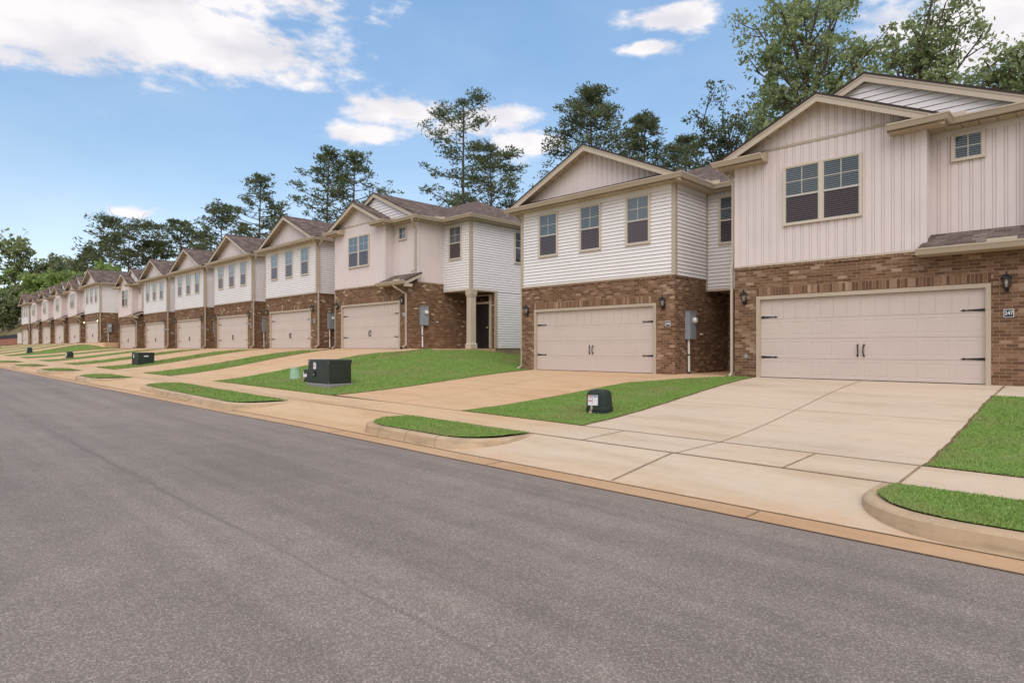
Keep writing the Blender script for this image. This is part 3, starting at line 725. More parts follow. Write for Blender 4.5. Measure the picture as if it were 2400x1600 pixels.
def planks(mb, x0, y0, x1, y1, z, along='y', w=.30):
    if along == 'y':
        n = max(1, round((x1 - x0)/w))
        for k in range(n):
            a = x0 + (x1 - x0)*k/n; b = x0 + (x1 - x0)*(k + 1)/n
            mb.quad((a, y1, z), (b - .012, y1, z), (b - .012, y0, z), (a, y0, z)); mb.quad((b - .012, y1, z + .015), (b, y1, z + .015), (b, y0, z + .015), (b - .012, y0, z + .015))
    else:
        n = max(1, round((y1 - y0)/w))
        for k in range(n):
            a = y0 + (y1 - y0)*k/n; b = y0 + (y1 - y0)*(k + 1)/n
            mb.quad((x0, b - .012, z), (x1, b - .012, z), (x1, a, z), (x0, a, z)); mb.quad((x0, b, z + .015), (x1, b, z + .015), (x1, b - .012, z + .015), (x0, b - .012, z + .015))
def window(root, org, du, w, h_, units=1, sashes=2, label=None, shade='blinds'):
    o = Vector(org); d = Vector((*du, 0)); n = Vector((d.y, -d.x, 0)); Z = Vector((0, 0, 1))
    def bx(mb, u0, z0, u1, z1, d0, d1):
        c = [o + d*u + n*q + Z*z for q in (d0, d1) for z in (z0, z1) for u in (u0, u1)]
        a = c
        mb.quad(a[4], a[5], a[7], a[6]); mb.quad(a[0], a[4], a[6], a[2]); mb.quad(a[5], a[1], a[3], a[7]); mb.quad(a[6], a[7], a[3], a[2]); mb.quad(a[0], a[1], a[5], a[4])
    fr = MB(); b = .058
    bx(fr, 0, 0, w, b*.8, 0, .062); bx(fr, 0, h_ - b*.8, w, h_, 0, .055); bx(fr, 0, b*.8, b, h_ - b*.8, 0, .055); bx(fr, w - b, b*.8, w, h_ - b*.8, 0, .055)
    uw = (w - 2*b - (units - 1)*.10)/units; spans = []
    for k in range(units):
        u0 = b + k*(uw + .10); spans.append((u0, u0 + uw))
        if k: bx(fr, u0 - .10, b*.8, u0, h_ - b*.8, 0, .052)
    wn = fr.build('window', 'frame', root)
    if label: wn['label'] = label
    zb, zt = b*.8, h_ - b*.8; zm = zb + (zt - zb)*.49
    for u0, u1 in spans:
        sb = MB()
        if sashes == 2:
            bx(sb, u0, zm - .024, u1, zm + .024, .015, .046)
        bx(sb, u0, zt - .022, u1, zt, .012, .040); bx(sb, u0, zb, u1, zb + .028, .012, .036)
        for ua, ub in ((u0, u0 + .022), (u1 - .022, u1)): bx(sb, ua, zb, ub, zt, .012, .038)
        z0 = zm if sashes == 2 else zb
        um = (u0 + u1)/2; zq = (z0 + zt)/2
        bx(sb, um - .010, z0, um + .010, zt, .028, .035); bx(sb, u0, zq - .010, u1, zq + .010, .028, .034)
        sb.build('sash', 'sash', wn)
        g = MB(); q = lambda za, zb_, dd: g.quad(*[o + d*u + n*dd + Z*z for u, z in ((u0, za), (u1, za), (u1, zb_), (u0, zb_))])
        q(z0, zt, .030); g.build('pane', 'glass', wn)
        if sashes == 2:
            g = MB(); q(zb, zm, .034); g.build('insect_screen', 'screen', wn)
        bl = MB()
        bl.k = 1; bl.quad(*[o + d*u + n*.023 + Z*z for u, z in ((u0, zb), (u1, zb), (u1, zt), (u0, zt))]); bl.k = 0
        if shade == 'blinds':
            z = zb + .01
            while z < zt - .03:
                bl.quad(*[o + d*u + n*dd + Z*zz for u, zz, dd in ((u0, z, .029), (u1, z, .029), (u1, z + .034, .0245), (u0, z + .034, .0245))]); z += .05
            bl.build('blind', ['blind', 'dark'], wn)
        else:
            bl.quad(*[o + d*u + n*.026 + Z*z for u, z in ((u0, zb), (u1, zb), (u1, zt), (u0, zt))]); bl.build('roller_shade', ['blind', 'dark'], wn)
    return wn
def garage_door(root):
    fr = MB(); x0, x1, zt = .605, 5.635, 2.165; t = .092
    fr.box(x0, -.022, -.05, x0 + t, .13, zt, 'd'); fr.box(x1 - t, -.022, -.05, x1, .13, zt, 'd'); fr.box(x0 + t, -.019, zt - t, x1 - t, .13, zt)
    fr.build('garage_frame', 'jamb', root)
    mb = MB(); a, b = x0 + t, x1 - t; top = zt - t; y = .070; n = 4; hgt = top/n
    for r in range(n):
        z0 = r*hgt; z1 = z0 + hgt - .006
        if r: mb.quad((a, y + .012, z0 - .006), (b, y + .012, z0 - .006), (b, y + .012, z0), (a, y + .012, z0)); mb.quad((a, y + .012, z0), (b, y + .012, z0), (b, y, z0), (a, y, z0))
        if r == 3:
            for k in range(16):
                ua = a + (b - a)*k/16; ub = a + (b - a)*(k + 1)/16
                mb.quad((ua, y, z0), (ub - .008, y, z0), (ub - .008, y, z1), (ua, y, z1)); mb.quad((ub - .008, y + .004, z0), (ub, y + .004, z0), (ub, y + .004, z1), (ub - .008, y + .004, z1))
            continue
        m = 8; g = .055; cw = (b - a)/m; us = [a]; 
        for k in range(m):
            c0, c1 = a + k*cw, a + (k + 1)*cw; p0, p1 = c0 + g, c1 - g; q0, q1 = z0 + .085, z1 - .085
            # frame around the stamped panel
            mb.quad((c0, y, z0), (c1, y, z0), (c1, y, q0), (c0, y, q0)); mb.quad((c0, y, q1), (c1, y, q1), (c1, y, z1), (c0, y, z1))
            mb.quad((c0, y, q0), (p0, y, q0), (p0, y, q1), (c0, y, q1)); mb.quad((p1, y, q0), (c1, y, q0), (c1, y, q1), (p1, y, q1))
            e = .012; dp = .006
            i0, i1, j0, j1 = p0 + e, p1 - e, q0 + e, q1 - e; e2 = .014
            R0 = [(p0, y, q0), (p1, y, q0), (p1, y, q1), (p0, y, q1)]; R1 = [(i0, y + dp, j0), (i1, y + dp, j0), (i1, y + dp, j1), (i0, y + dp, j1)]
            R2 = [(i0 + e2, y + .001, j0 + e2), (i1 - e2, y + .001, j0 + e2), (i1 - e2, y + .001, j1 - e2), (i0 + e2, y + .001, j1 - e2)]
            for A, B in ((R0, R1), (R1, R2)):
                for s_ in range(4): mb.quad(A[s_], A[(s_ + 1) % 4], B[(s_ + 1) % 4], B[s_])
            mb.quad(*R2)
    gd = mb.build('garage_door', 'door', root)
    bs = MB(); bs.box(a, .062, -.012, b, .10, .016); bs.build('bottom_seal', 'black', gd)
    for sx, xs in ((1, a + .02), (-1, b - .02)):
        for z in (3*hgt + .05, 1*hgt + .03):
            hb = MB(); L_ = .43
            pts = [(0, .030), (.30, .013), (.345, .010), (.365, .026), (.40, .012), (.43, 0)]
            up = [(xs + sx*u, z + w) for u, w in pts]; dn = [(xs + sx*u, z - w) for u, w in pts]
            for k in range(len(pts) - 1):
                for yy in (.055,): hb.quad((dn[k][0], yy, dn[k][1]), (dn[k + 1][0], yy, dn[k + 1][1]), (up[k + 1][0], yy, up[k + 1][1]), (up[k][0], yy, up[k][1]))
                hb.quad((up[k][0], .055, up[k][1]), (up[k + 1][0], .055, up[k + 1][1]), (up[k + 1][0], .071, up[k + 1][1]), (up[k][0], .071, up[k][1]))
                hb.quad((dn[k][0], .055, dn[k][1]), (dn[k][0], .071, dn[k][1]), (dn[k + 1][0], .071, dn[k + 1][1]), (dn[k + 1][0], .055, dn[k + 1][1]))
            hb.build('strap_hinge', 'black', gd)
    xm = (a + b)/2
    for sx in (-.07, .07):
        hb = MB(); z = 1.5*hgt - .05
        pts = [(xm + sx, .066, z - .14), (xm + sx, .05, z - .13), (xm + sx*.85 + .0, .028, z - .08), (xm + sx*.8, .020, z), (xm + sx*.85, .028, z + .08), (xm + sx, .05, z + .13), (xm + sx, .066, z + .14)]
        hb.tube(pts, [.020, .019, .015, .014, .015, .019, .020], 6); hb.build('pull_handle', 'black', gd)
    return gd
def lantern(root, x, z, lit=False):
    mb = MB(); y = -.115
    mb.box(x - .035, -.022, z - .15, x + .035, -.001, z + .02)
    mb.tube([(x, -.015, z - .10), (x, -.07, z - .16), (x, y, z - .13), (x, y, z - .075)], .011, 6)
    mb.lathe((x, y, z - .085), [(.012, -.03), (.045, -.012), (.052, 0), (.052, .012), (.03, .02)], 6)
    mb.lathe((x, y, z), [(.098, .108), (.105, .118), (.085, .15), (.045, .185), (.022, .20), (.012, .225), (.018, .238), (.010, .255), (.001, .27)], 6)
    for q in range(6):
        a = 2*math.pi*q/6; mb.tube([(x + .050*math.cos(a), y + .050*math.sin(a), z - .07), (x + .085*math.cos(a), y + .085*math.sin(a), z + .112)], .0065, 4)
    ln = mb.build('wall_lantern', 'black', root)
    g = MB(); g.lathe((x, y, z), [(.047, -.068), (.081, .11)], 6); g.build('lamp_glass', 'lampglass', ln)
    g = MB(); g.lathe((x, y, z), [(.012, -.065), (.016, -.02), (.028, .03), (.022, .075), (.004, .09)], 8); g.build('bulb', 'bulblit' if lit else 'bulb', ln)
def downspout(root, pts, black=False, matname='gutter'):
    mb = MB(); mb.tube(pts, .046, square=True); d = mb.build('downspout', matname, root)
    if black:
        e = Vector(pts[-1]); s_ = Vector(pts[-2]); t = (e - s_).normalized(); b = MB(); b.tube([e - t*.02, e + t*.07], .058, square=True); b.build('drain_boot', 'black', d)
def meter(root, x, y):
    mb = MB(); mb.box(x, y, 1.05, x + .16, y + .40, 1.90); mb.box(x - .0, y - .012, 1.885, x + .175, y + .412, 1.91); mb.box(x + .16, y + .02, 1.07, x + .166, y + .38, 1.46)
    mt = mb.build('meter_box', 'metergrey', root)
    g = MB(); c = Vector((x + .165, y + .26, 1.63)); rings = []
    for r, o in ((.085, 0), (.09, .02), (.085, .07), (.06, .09)): rings.append([c + Vector((o, r*math.cos(q*math.pi/6), r*math.sin(q*math.pi/6))) for q in range(12)])
    g.ring(rings); g.build('meter_dial', 'pvc', mt)
    g = MB(); g.tube([(x + .07, y + .10, 1.05), (x + .07, y + .12, -.08)], .035, 8); p = g.build('conduit', 'pvc', mt)
    g = MB(); g.tube([(x + .07, y + .11, .60), (x + .07, y + .11, .56)], .041, 8); g.build('conduit_clamp', 'black', mt)
    g = MB(); g.tube([(x + .07, y + .12, .06), (x + .07, y + .12, -.08)], .041, 8); g.build('conduit_clamp', 'black', mt)
def plate(root, text, blue=False, w=.17):
    x, z = 5.845, 1.43
    if text == '249': x += .10
    mb = MB(); mb.box(x, -.014, z, x + w, -.001, z + .165); pl = mb.build('number_plate', 'white', root)
    mb = MB(); mb.box(x + .010, -.017, z + .010, x + w - .010, -.0145, z + .155); mb.build('plate_face', 'plateblue' if blue else 'plate', pl)
    if text:
        cu = bpy.data.curves.new('figures', 'FONT'); cu.body = text; cu.size = .110; cu.align_x = 'CENTER'; cu.align_y = 'CENTER'; cu.extrude = .001; cu.offset = .0010
        to = bpy.data.objects.new('tmp', cu); COL.objects.link(to); bpy.context.view_layer.update()
        me = bpy.data.meshes.new_from_object(to.evaluated_get(bpy.context.evaluated_depsgraph_get())); bpy.data.objects.remove(to)
        for v in me.vertices: v.co = Vector((x + w/2 + v.co.x*.86, -.0195 - v.co.z, z + .0825 + v.co.y))
        me.materials.clear(); me.materials.append(M['white']); o = bpy.data.objects.new('figures', me); COL.objects.link(o); o.parent = pl; KIDS.setdefault(pl.name, []).append(o)

def make_house(kind, pale, right_end, left_end, number, loc, rdspout=True, ldspout=False, meter_on=True, small_win=True, recess=True, lit=False, shades=None, blue=True, mark=True):
    root = empty('townhouse', loc); P = PITCH; bt = 2.97; gl, gr, gt = .605, 5.635, 2.165; U = -.5
    brick = 'brickpale' if pale else 'brick'
    XR = P if right_end else P - .005
    # --- brick
    mb = MB()
    mb.quad((0, 0, U), (gl, 0, U), (gl, 0, bt), (0, 0, bt)); mb.quad((gr, 0, U), (MW, 0, U), (MW, 0, bt), (gr, 0, bt)); mb.quad((gl, 0, gt), (gr, 0, gt), (gr, 0, bt), (gl, 0, bt))
    mb.quad((gl, 0, U), (gl, .14, U), (gl, .14, gt), (gl, 0, gt)); mb.quad((gr, .14, U), (gr, 0, U), (gr, 0, gt), (gr, .14, gt)); mb.quad((gl, .14, gt), (gr, .14, gt), (gr, 0, gt), (gl, 0, gt))
    mb.quad((MW, 0, U), (MW, 3.5, U), (MW, 3.5, bt), (MW, 0, bt)); mb.quad((0, 2.0, U), (0, 0, U), (0, 0, bt), (0, 2.0, bt))
    mb.quad((MW, 3.5, U), (XR, 3.5, U), (XR, 3.5, 2.62), (MW, 3.5, 2.62))
    mb.quad((0, 0, bt), (MW, 0, bt), (MW, 2.1, bt), (0, 2.1, bt))
    wl = mb.build('brick_wall', brick, root)
    mb = MB(); mb.box(gl + .0, -.006, gt + .012, gr + .0, -.0005, gt + .222, 'b'); mb.uv = [(u, v - gt - .012) for u, v in mb.uv]; mb.build('soldier_course', 'soldierpale' if pale else 'soldier', wl)
    mb = MB(); xe = MW if kind == 'white' else 4.42
    mb.box(-.018, -.022, 2.905, xe + (.018 if kind == 'white' else 0), 0, 2.972, 'b'); mb.quad((MW + .018, -.0, 2.905), (MW + .018, 2.0, 2.905), (MW + .018, 2.0, 2.972), (MW + .018, 0, 2.972)); mb.quad((MW, 0, 2.972), (MW + .018, 0, 2.972), (MW + .018, 2.0, 2.972), (MW, 2.0, 2.972))
    mb.build('brick_ledge', 'soldierpale' if pale else 'soldier', wl)
    # --- siding
    sid = 'lap' if kind == 'white' else 'batten'
    mb = MB()
    zs = 5.70
    if kind == 'white':
        lap(mb, (0, -.005), (MW, -.005), bt, zs); lap(mb, (MW + .005, 0), (MW + .005, 2.0), bt, zs); mb.quad((0, 2, bt), (0, 0, bt), (0, 0, zs), (0, 2, zs))
    else:
        g0, gz, ghs = 2.25, 7.08, 2.62; s_ = (gz - ZE)/ghs
        batten(mb, (0, 0), (4.46, 0), bt, lambda u: gz - .13 - abs(u - g0)*s_, breaks=(g0,))
        batten(mb, (4.46, .0), (4.46, .5), bt, lambda u: zs); batten(mb, (4.46, .5), (MW, .5), bt, lambda u: zs)
        batten(mb, (MW, .5), (MW, 2.0), bt, lambda u: zs); mb.quad((0, 2, bt), (0, 0, bt), (0, 0, zs), (0, 2, zs))
    sw = mb.build('front_siding', sid, root)
    zr0 = 2.62
    mb = MB(); lap(mb, (MW + .006, 2.0), (XR, 2.0), zr0, zs)
    if right_end:
        lap(mb, (XR, 2.0), (XR, DEPTH - .4), zr0, zs); lap(mb, (XR, 3.62), (XR, DEPTH - .4), .02, zr0)
    mb.quad((MW, 2.0, zr0), (XR, 2.0, zr0), (XR, 3.5, zr0), (MW, 3.5, zr0)) if False else None
    mb.build('recess_siding', 'lap', root)
    mb = MB(); mb.quad((MW, 2.0, zr0), (MW, 3.5, zr0), (XR, 3.5, zr0), (XR, 2.0, zr0)); mb.build('porch_ceiling', 'soffit', root)
    # gable panels
    if kind == 'white':
        gx, gzr, ghs = MW/2, ZE + 1.63, MW/2 + OV; s_ = (gzr - ZE)/ghs
        mb = MB(); batten(mb, (0, 0), (MW, 0), 5.98, lambda u: gzr - .15 - abs(u - gx)*s_, sp=.203, breaks=(gx,)); mb.build('gable_panel', 'batten', root)
    else:
        g2x, g2z, g2h = MW/2 + .02, 7.48, 3.54; s2 = (g2z - ZE)/g2h
        mb = MB(); lap(mb, (-.2, .38), (MW + .3, .38), 5.92, g2z - .2, lambda z: (g2x + .2) - (g2z - .15 - z)/s2, lambda z: (g2x + .2) + (g2z - .15 - z)/s2, .14); mb.build('gable_panel', 'lap', root)
    # back and party walls
    mb = MB(); mb.quad((XR, DEPTH - .4, U), (0, DEPTH - .4, U), (0, DEPTH - .4, zs), (XR, DEPTH - .4, zs))
    mb.quad((0, DEPTH - .4, U), (0, 2.0, U), (0, 2.0, zs), (0, DEPTH - .4, zs))
    if not right_end: mb.quad((XR, 3.5, U), (XR, DEPTH - .4, U), (XR, DEPTH - .4, zs), (XR, 3.5, zs))
    mb.build('rear_wall', 'lap', root)
    mb = MB(); mb.box(MW + .001, .05, U, XR + (.0 if not right_end else .02), 3.5, .005); 
    mb.build('porch_slab', 'conctan', root)
    if right_end:
        mb = MB(); mb.box(XR - .2, 3.5, U, XR - .004, DEPTH - .42, .03); mb.build('foundation', 'foundation', root)
    # --- corner boards, belts
    def trim(boxes, name='corner_board', matname='trim'):
        for b_ in boxes: m_ = MB(); m_.box(*b_); m_.build(name, matname, root)
    if kind == 'white':
        trim([(-.012, -.034, bt, .095, 0, zs), (MW - .095, -.034, bt, MW + .034, 0, zs), (MW + .004, 0, bt, MW + .034, .095, zs), (MW + .004, 1.93, zr0, MW + .05, 1.998, zs)])
        trim([(0, -.036, bt + .001, MW + .03, -.001, bt + .055)], 'starter_strip', 'cream'); trim([(0, -.030, zs - .16, MW, -.001, zs)], 'frieze_board', 'lap')
        trim([(MW + .002, 0, zs - .16, MW + .030, 1.99, zs)], 'frieze_board', 'lap')
    else:
        trim([(0, -.022, bt, .09, 0, zs - .3), (4.36, -.024, bt, 4.484, 0, zs), (4.461, 0, bt, 4.484, .09, zs), (MW - .09, .476, bt, MW + .024, .5, zs), (MW + .001, .5, bt, MW + .024, .59, zs)], matname='batten')
        trim([(.05, -.024, 5.99, 4.41, 0, 6.05)], 'belt_trim', 'trim'); trim([(0, -.03, bt + .001, 4.42, 0, bt + .05)], 'starter_strip', 'cream')
        trim([(MW + .001, .5, bt + .001, MW + .03, 1.99, bt + .06)], 'starter_strip', 'cream')
        trim([(4.48, .474, zs - .13, MW + .02, .5, zs)], 'frieze_board', 'batten')
    if right_end:
        trim([(XR - .09, 1.966, zr0, XR + .034, 2.0, zs), (XR + .004, 2.0, zr0, XR + .034, 2.09, zs), (XR - .02, 3.46, .02, XR + .030, 3.62, zr0), (XR + .003, 3.62, .0, XR + .03, DEPTH - .5, .05)])
    trim([(MW + .006, 1.962, zr0 - .03, XR, 2.0, zr0 + .045)], 'porch_beam', 'cream')
    if right_end: trim([(XR - .03, 2.0, zr0 - .03, XR + .036, 3.62, zr0 + .045)], 'porch_beam', 'cream')
    # --- roofs
    rf = MB(); rk = MB(); sf = MB()
    x_l = 0.0 if not left_end else -.4; x_r = P + (.41 if right_end else 0)
    yb = DEPTH; hl = RIDGE_Y - 1.6
    rf.quad((x_l, 1.6, ZE), (x_r, 1.6, ZE), (x_r - (hl if right_end else 0), RIDGE_Y, ZR), (x_l + (hl if left_end else 0), RIDGE_Y, ZR))
    rf.quad((x_r, yb, ZE), (x_l, yb, ZE), (x_l + (hl if left_end else 0), RIDGE_Y, ZR), (x_r - (hl if right_end else 0), RIDGE_Y, ZR))
    if right_end: rf.quad((x_r, 1.6, ZE), (x_r, yb, ZE), (x_r - hl, RIDGE_Y, ZR))
    if left_end: rf.quad((x_l, yb, ZE), (x_l, 1.6, ZE), (x_l + hl, RIDGE_Y, ZR))
    if kind == 'white':
        gable(root, MW/2, ZE + 1.63, MW/2 + OV, ZE, -OV, 5.6, rf, rk, sf)
        rf.k = 0; rf.quad((-OV + .02, -OV, ZE - .005), (MW + OV - .02, -OV, ZE - .005), (MW + OV - .02, .0, ZE + .2), (-OV + .02, .0, ZE + .2))
        rf.quad((0, 0, ZE + .19), (MW, 0, ZE + .19), (MW, 0, ZE + .2), (0, 0, ZE + .2))
        planks(sf, -OV, -OV, MW + OV, .0, zs, 'y'); planks(sf, -OV, 0, 0, 1.6, zs, 'x'); planks(sf, MW, 0, MW + OV, 1.6, zs, 'x')
        path = [(-OV, 1.6, ZE), (-OV, -OV, ZE), (MW + OV, -OV, ZE), (MW + OV, 1.6, ZE)]
    else:
        gable(root, 2.25, 7.08, 2.62, ZE, -.37, 4.6, rf, rk, sf)
        gable(root, g2x, g2z, g2h, ZE, .5 - .28, 5.2, rf, rk, sf, yw=.5)
        rf.k = 0
        # boxed returns at the feet of the front gable
        for a, b in ((-.37, .92), (3.78, 4.87)):
            rf.quad((a, -.40, ZE - .004), (b, -.40, ZE - .004), (b, .0, ZE + .16), (a, .0, ZE + .16)); sf.quad((a, 0, zs), (b, 0, zs), (b, -.4, zs), (a, -.4, zs))
        sf.quad((.918, -.4, zs), (.918, 0, zs), (.918, 0, ZE + .15), (.918, -.4, ZE)); sf.quad((3.782, 0, zs), (3.782, -.4, zs), (3.782, -.4, ZE), (3.782, 0, ZE + .15))
        planks(sf, 4.46, .08, MW + OV, .5, zs, 'y'); planks(sf, MW, .5, MW + OV, 1.6, zs, 'x'); planks(sf, -.37, 0, 0, 1.6, zs, 'x'); sf.quad((4.46, .1, zs), (4.87, .1, zs), (4.87, 0, zs), (4.46, 0, zs))
        path = [(3.78, -.38, ZE), (4.87, -.38, ZE), (4.87, .10, ZE), (MW + OV, .10, ZE), (MW + OV, 1.6, ZE)]
        m_ = MB(); m_.sweep(GUT, [(-.37, 1.6, ZE), (-.37, -.38, ZE), (.92, -.38, ZE)]); m_.build('gutter', 'gutter', root)
        # small eave roof in front of the second gable
        rf.quad((4.87, .10, ZE - .004), (MW + OV, .10, ZE - .004), (MW + OV, .5, ZE + .18), (4.87, .5, ZE + .18))
    path += [(P - .45, 1.6, ZE)] if not right_end else [(P + .41, 1.6, ZE), (P + .41, DEPTH, ZE)]
    planks(sf, MW, 1.6, (P if not right_end else P + .41), 2.0, zs, 'y')
    if right_end: planks(sf, P, 2.0, P + .41, DEPTH, zs, 'x')
    roof = rf.build('roof', ['shingle', 'dripedge'], root)
    rk.build('rake_board', 'cream', root); sf.build('soffit', 'soffit', root)
    m_ = MB(); m_.sweep(GUT, path); m_.build('gutter', 'gutter', root)
    xi = MW + OV; m_ = MB(); m_.ring([[(xi - .012, 1.2, z), (xi + .003, 1.2, z), (xi + .003, 1.50, z), (xi + .28, 1.50, z), (xi + .28, 1.515, z), (xi - .012, 1.515, z)] for z in (ZE - .01, ZE + .10)], True, False)
    m_.build('splash_guard', 'cream', root)
    if kind == 'beige': m_ = MB(); m_.box(4.86, .02, ZE - .01, 5.2, .035, ZE + .09); m_.build('splash_guard', 'cream', root)
    if kind == 'beige':
        # pent roof over the corner of the garage
        pr = MB(); xa, xb = 4.36, 6.58; za, zb = 2.98, 3.40
        pr.k = 0; pr.quad((xa, -.40, za), (xb, -.40, za), (xb, .5, zb), (xa + .1, .5, zb)); pr.quad((xb, -.42, za - .001), (xb, .5, zb - .001), (xb - .1, .5, zb - .03), (xb - .1, -.4, za - .03))
        pr.k = 1; pr.quad((xb + .02, -.42, za - .05), (xb + .02, .5, zb - .05), (xb + .02, .5, zb), (xb + .02, -.42, za)); pr.quad((xb, -.42, za), (xb + .02, -.42, za), (xb + .02, .5, zb), (xb, .5, zb))
        pr.k = 0; pt = pr.build('pent_roof', ['shingle', 'dripedge'], root)
        m_ = MB(); m_.sweep(GUT, [(xa - .02, -.38, za), (xb, -.38, za)]); m_.build('pent_gutter', 'gutter', pt)
        m_ = MB(); m_.quad((xb + .006, -.38, za - .19), (xb + .006, .5, zb - .19), (xb + .006, .5, zb - .045), (xb + .006, -.38, za - .045)); m_.quad((xb + .006, -.38, za - .19), (xb - .03, -.38, za - .19), (xb - .03, .5, zb - .19), (xb + .006, .5, zb - .19)); m_.box(xb - .16, -.37, za - .27, xb + .004, -.02, za - .14)
        m_.build('pent_rake', 'cream', pt)
        m_ = MB(); m_.quad((xa, -.38, za - .15), (xa, 0, za - .15), (xb - .02, 0, za - .15), (xb - .02, -.38, za - .15)); m_.quad((xa, 0, za - .15), (xa, -.38, za - .15), (xa, -.38, za), (xa, .0, za + .1)); m_.build('pent_soffit', 'soffit', pt)
        m_ = MB(); m_.box(5.6, -.36, za - .005, 6.1, -.345, za + .085); m_.build('splash_guard', 'cream', pt)
    # --- windows
    sh = shades or ['blinds']*4
    if kind == 'white':
        for k, xw in enumerate((.85, 2.70, 4.55)): window(root, (xw, -.018, 4.01), (1, 0), .90, 1.53, shade=sh[k])
    else:
        window(root, (1.32, -.010, 3.95), (1, 0), 1.86, 1.53, units=2, shade=sh[0])
        if small_win: window(root, (4.86, .49, 5.0 - .02), (1, 0), .62, .62, sashes=1, shade=sh[1])
    if recess: window(root, (MW + .42, 1.985, 4.04), (1, 0), .88, 1.52, shade=sh[3])
    if right_end: window(root, (P + .018, 4.72, 4.04), (0, 1), .90, 1.52, shade='blinds')
    garage_door(root)
    lantern(root, .30, 2.12, lit); lantern(root, 5.90, 2.12, lit)
    if mark: plate(root, number, blue)
    if meter_on:
        meter(root, MW + .004, .60); m_ = MB(); m_.box(MW, 1.55, 1.20, MW + .07, 1.63, 1.25); m_.build('hose_tap', 'pvc', root)
    if kind == 'white' and rdspout:
        x = MW + .09; downspout(root, [(MW + OV + .05, .02, ZE - .12), (MW + OV + .05, .02, ZE - .22), (x, .07, ZE - .55), (x, .07, bt + .2), (x + .02, .03, bt + .05), (x + .02, .03, .18), (x - .01, -.16, .06)])
    if kind == 'beige':
        downspout(root, [(MW + .18, .06, ZE - .12), (MW + .18, .06, ZE - .2), (MW - .05, .40, ZE - .52), (MW - .05, .40, 3.52), (MW - .06, .22, 3.42)])
        if rdspout: downspout(root, [(5.75, -.43, 2.86), (5.75, -.43, 2.76), (MW - .10, -.06, 2.42), (MW - .10, -.06, .17), (MW - .14, -.26, .05)], True)
    if ldspout == 'white':
        downspout(root, [(-.37, .12, ZE - .12), (-.37, .12, ZE - .2), (-.075, .06, ZE - .5), (-.075, .06, bt + .25), (-.10, .04, bt), (-.10, .04, .10), (-.12, -.10, -.02)], True)
    elif ldspout: downspout(root, [(-.37, .12, ZE - .12), (-.37, .12, ZE - .2), (-.075, .06, ZE - .5), (-.075, .06, .14), (-.12, -.12, .02)])
    # --- entry
    m_ = MB(); dx = 6.92; m_.box(dx, 3.40, .03, dx + .91, 3.44, 2.08, 'b')
    for r_ in range(3):
        for c_ in range(2):
            a = dx + .10 + c_*.38; z0 = .16 + r_*.66; z1 = z0 + (.52 if r_ < 2 else .34); m_.box(a, 3.388, z0, a + .31, 3.40, z1, 'b'); m_.box(a + .03, 3.383, z0 + .03, a + .28, 3.388, z1 - .03, 'b')
    fd = m_.build('front_door', 'blackdoor', root)
    m_ = MB(); m_.tube([(dx + .84, 3.385, .98), (dx + .84, 3.33, .98)], .03, 8); m_.build('door_knob', 'brass', fd)
    m_ = MB(); m_.box(dx - .09, 3.41, .03, dx, 3.497, 2.5); m_.box(dx + .91, 3.41, .03, dx + 1.0, 3.497, 2.5); m_.box(dx, 3.41, 2.08, dx + .91, 3.497, 2.18); m_.box(dx, 3.41, 2.46, dx + .91, 3.497, 2.5); m_.build('door_frame', 'cream', fd)
    m_ = MB(); m_.quad((dx, 3.45, 2.18), (dx + .91, 3.45, 2.18), (dx + .91, 3.45, 2.46), (dx, 3.45, 2.46)); m_.build('transom', 'screen', fd)
    if right_end and kind == 'beige':
        m_ = MB(); cx, cy = XR - .16, 2.16
        def sq(r, z): return [(cx - r, cy - r, z), (cx + r, cy - r, z), (cx + r, cy + r, z), (cx - r, cy + r, z)]
        m_.ring([sq(.19, .0), sq(.19, .20), sq(.165, .23), sq(.15, .26), sq(.145, 2.30), sq(.165, 2.33), sq(.165, 2.36), sq(.18, 2.40), sq(.19, 2.56), sq(.19, 2.60)]); m_.build('porch_column', 'cream', root)
    return root
HL = [
 'beige vertical-sided townhouse numbered 247, largest and nearest, with a paired upper window',
 'white lap-sided townhouse numbered 249 with three upper windows and a grey meter beside its garage',
 'beige end townhouse with a cream porch column and black front door, facing the broad lawn',
 'white townhouse touching the beige column house, with a cream downspout on its right corner',
 'second white townhouse left of the beige column house',
 'third white townhouse left of the beige column house',
 'fourth white townhouse left of the beige column house, beside a beige one',
 'beige townhouse at the left end of the middle row, hiding a white side wall',
 'white end townhouse with a plain white side wall, meter on brick and lit lanterns',
 'first beige townhouse left of the white end house with the exposed side wall',
 'second beige townhouse in the far row, left of the first',
 'third beige townhouse in the far row',
 'fourth beige townhouse in the far row, beside the last white house',
 'white townhouse at the far left end of the street by the pale fence panel']
HG = 'townhouses along the street'
def place(i): x0, fy, fz, kd = LOTS[i]; return (x0, fy, fz)
houses = {}
houses[0] = make_house('beige', False, False, False, '247', place(0), rdspout=False, ldspout='white', meter_on=False, recess=False, blue=False)
m_ = MB(); m_.box(.28, -.012, .52, .36, -.001, .62); m_.build('outlet_cover', 'metergrey', houses[0])
houses[1] = make_house('white', False, False, True, '249', place(1), rdspout=False, ldspout=True, shades=['blinds', 'blinds', 'shade', 'blinds'], blue=False)
houses[2] = make_house('beige', True, True, False, '251', place(2), ldspout=True)
houses[3] = make_house('white', True, False, False, None, place(3), recess=False, shades=['shade']*4)
for i in (4, 5, 6):
    houses[i] = copy_tree(houses[3]); houses[i].location = place(i)
houses[7] = make_house('beige', True, False, True, None, place(7), meter_on=False, recess=False, mark=False)
houses[8] = make_house('white', True, True, False, None, place(8), recess=False, lit=True, mark=False, shades=['shade']*4)
houses[9] = make_house('beige', True, False, False, None, place(9), meter_on=False, recess=False, small_win=False, mark=False)
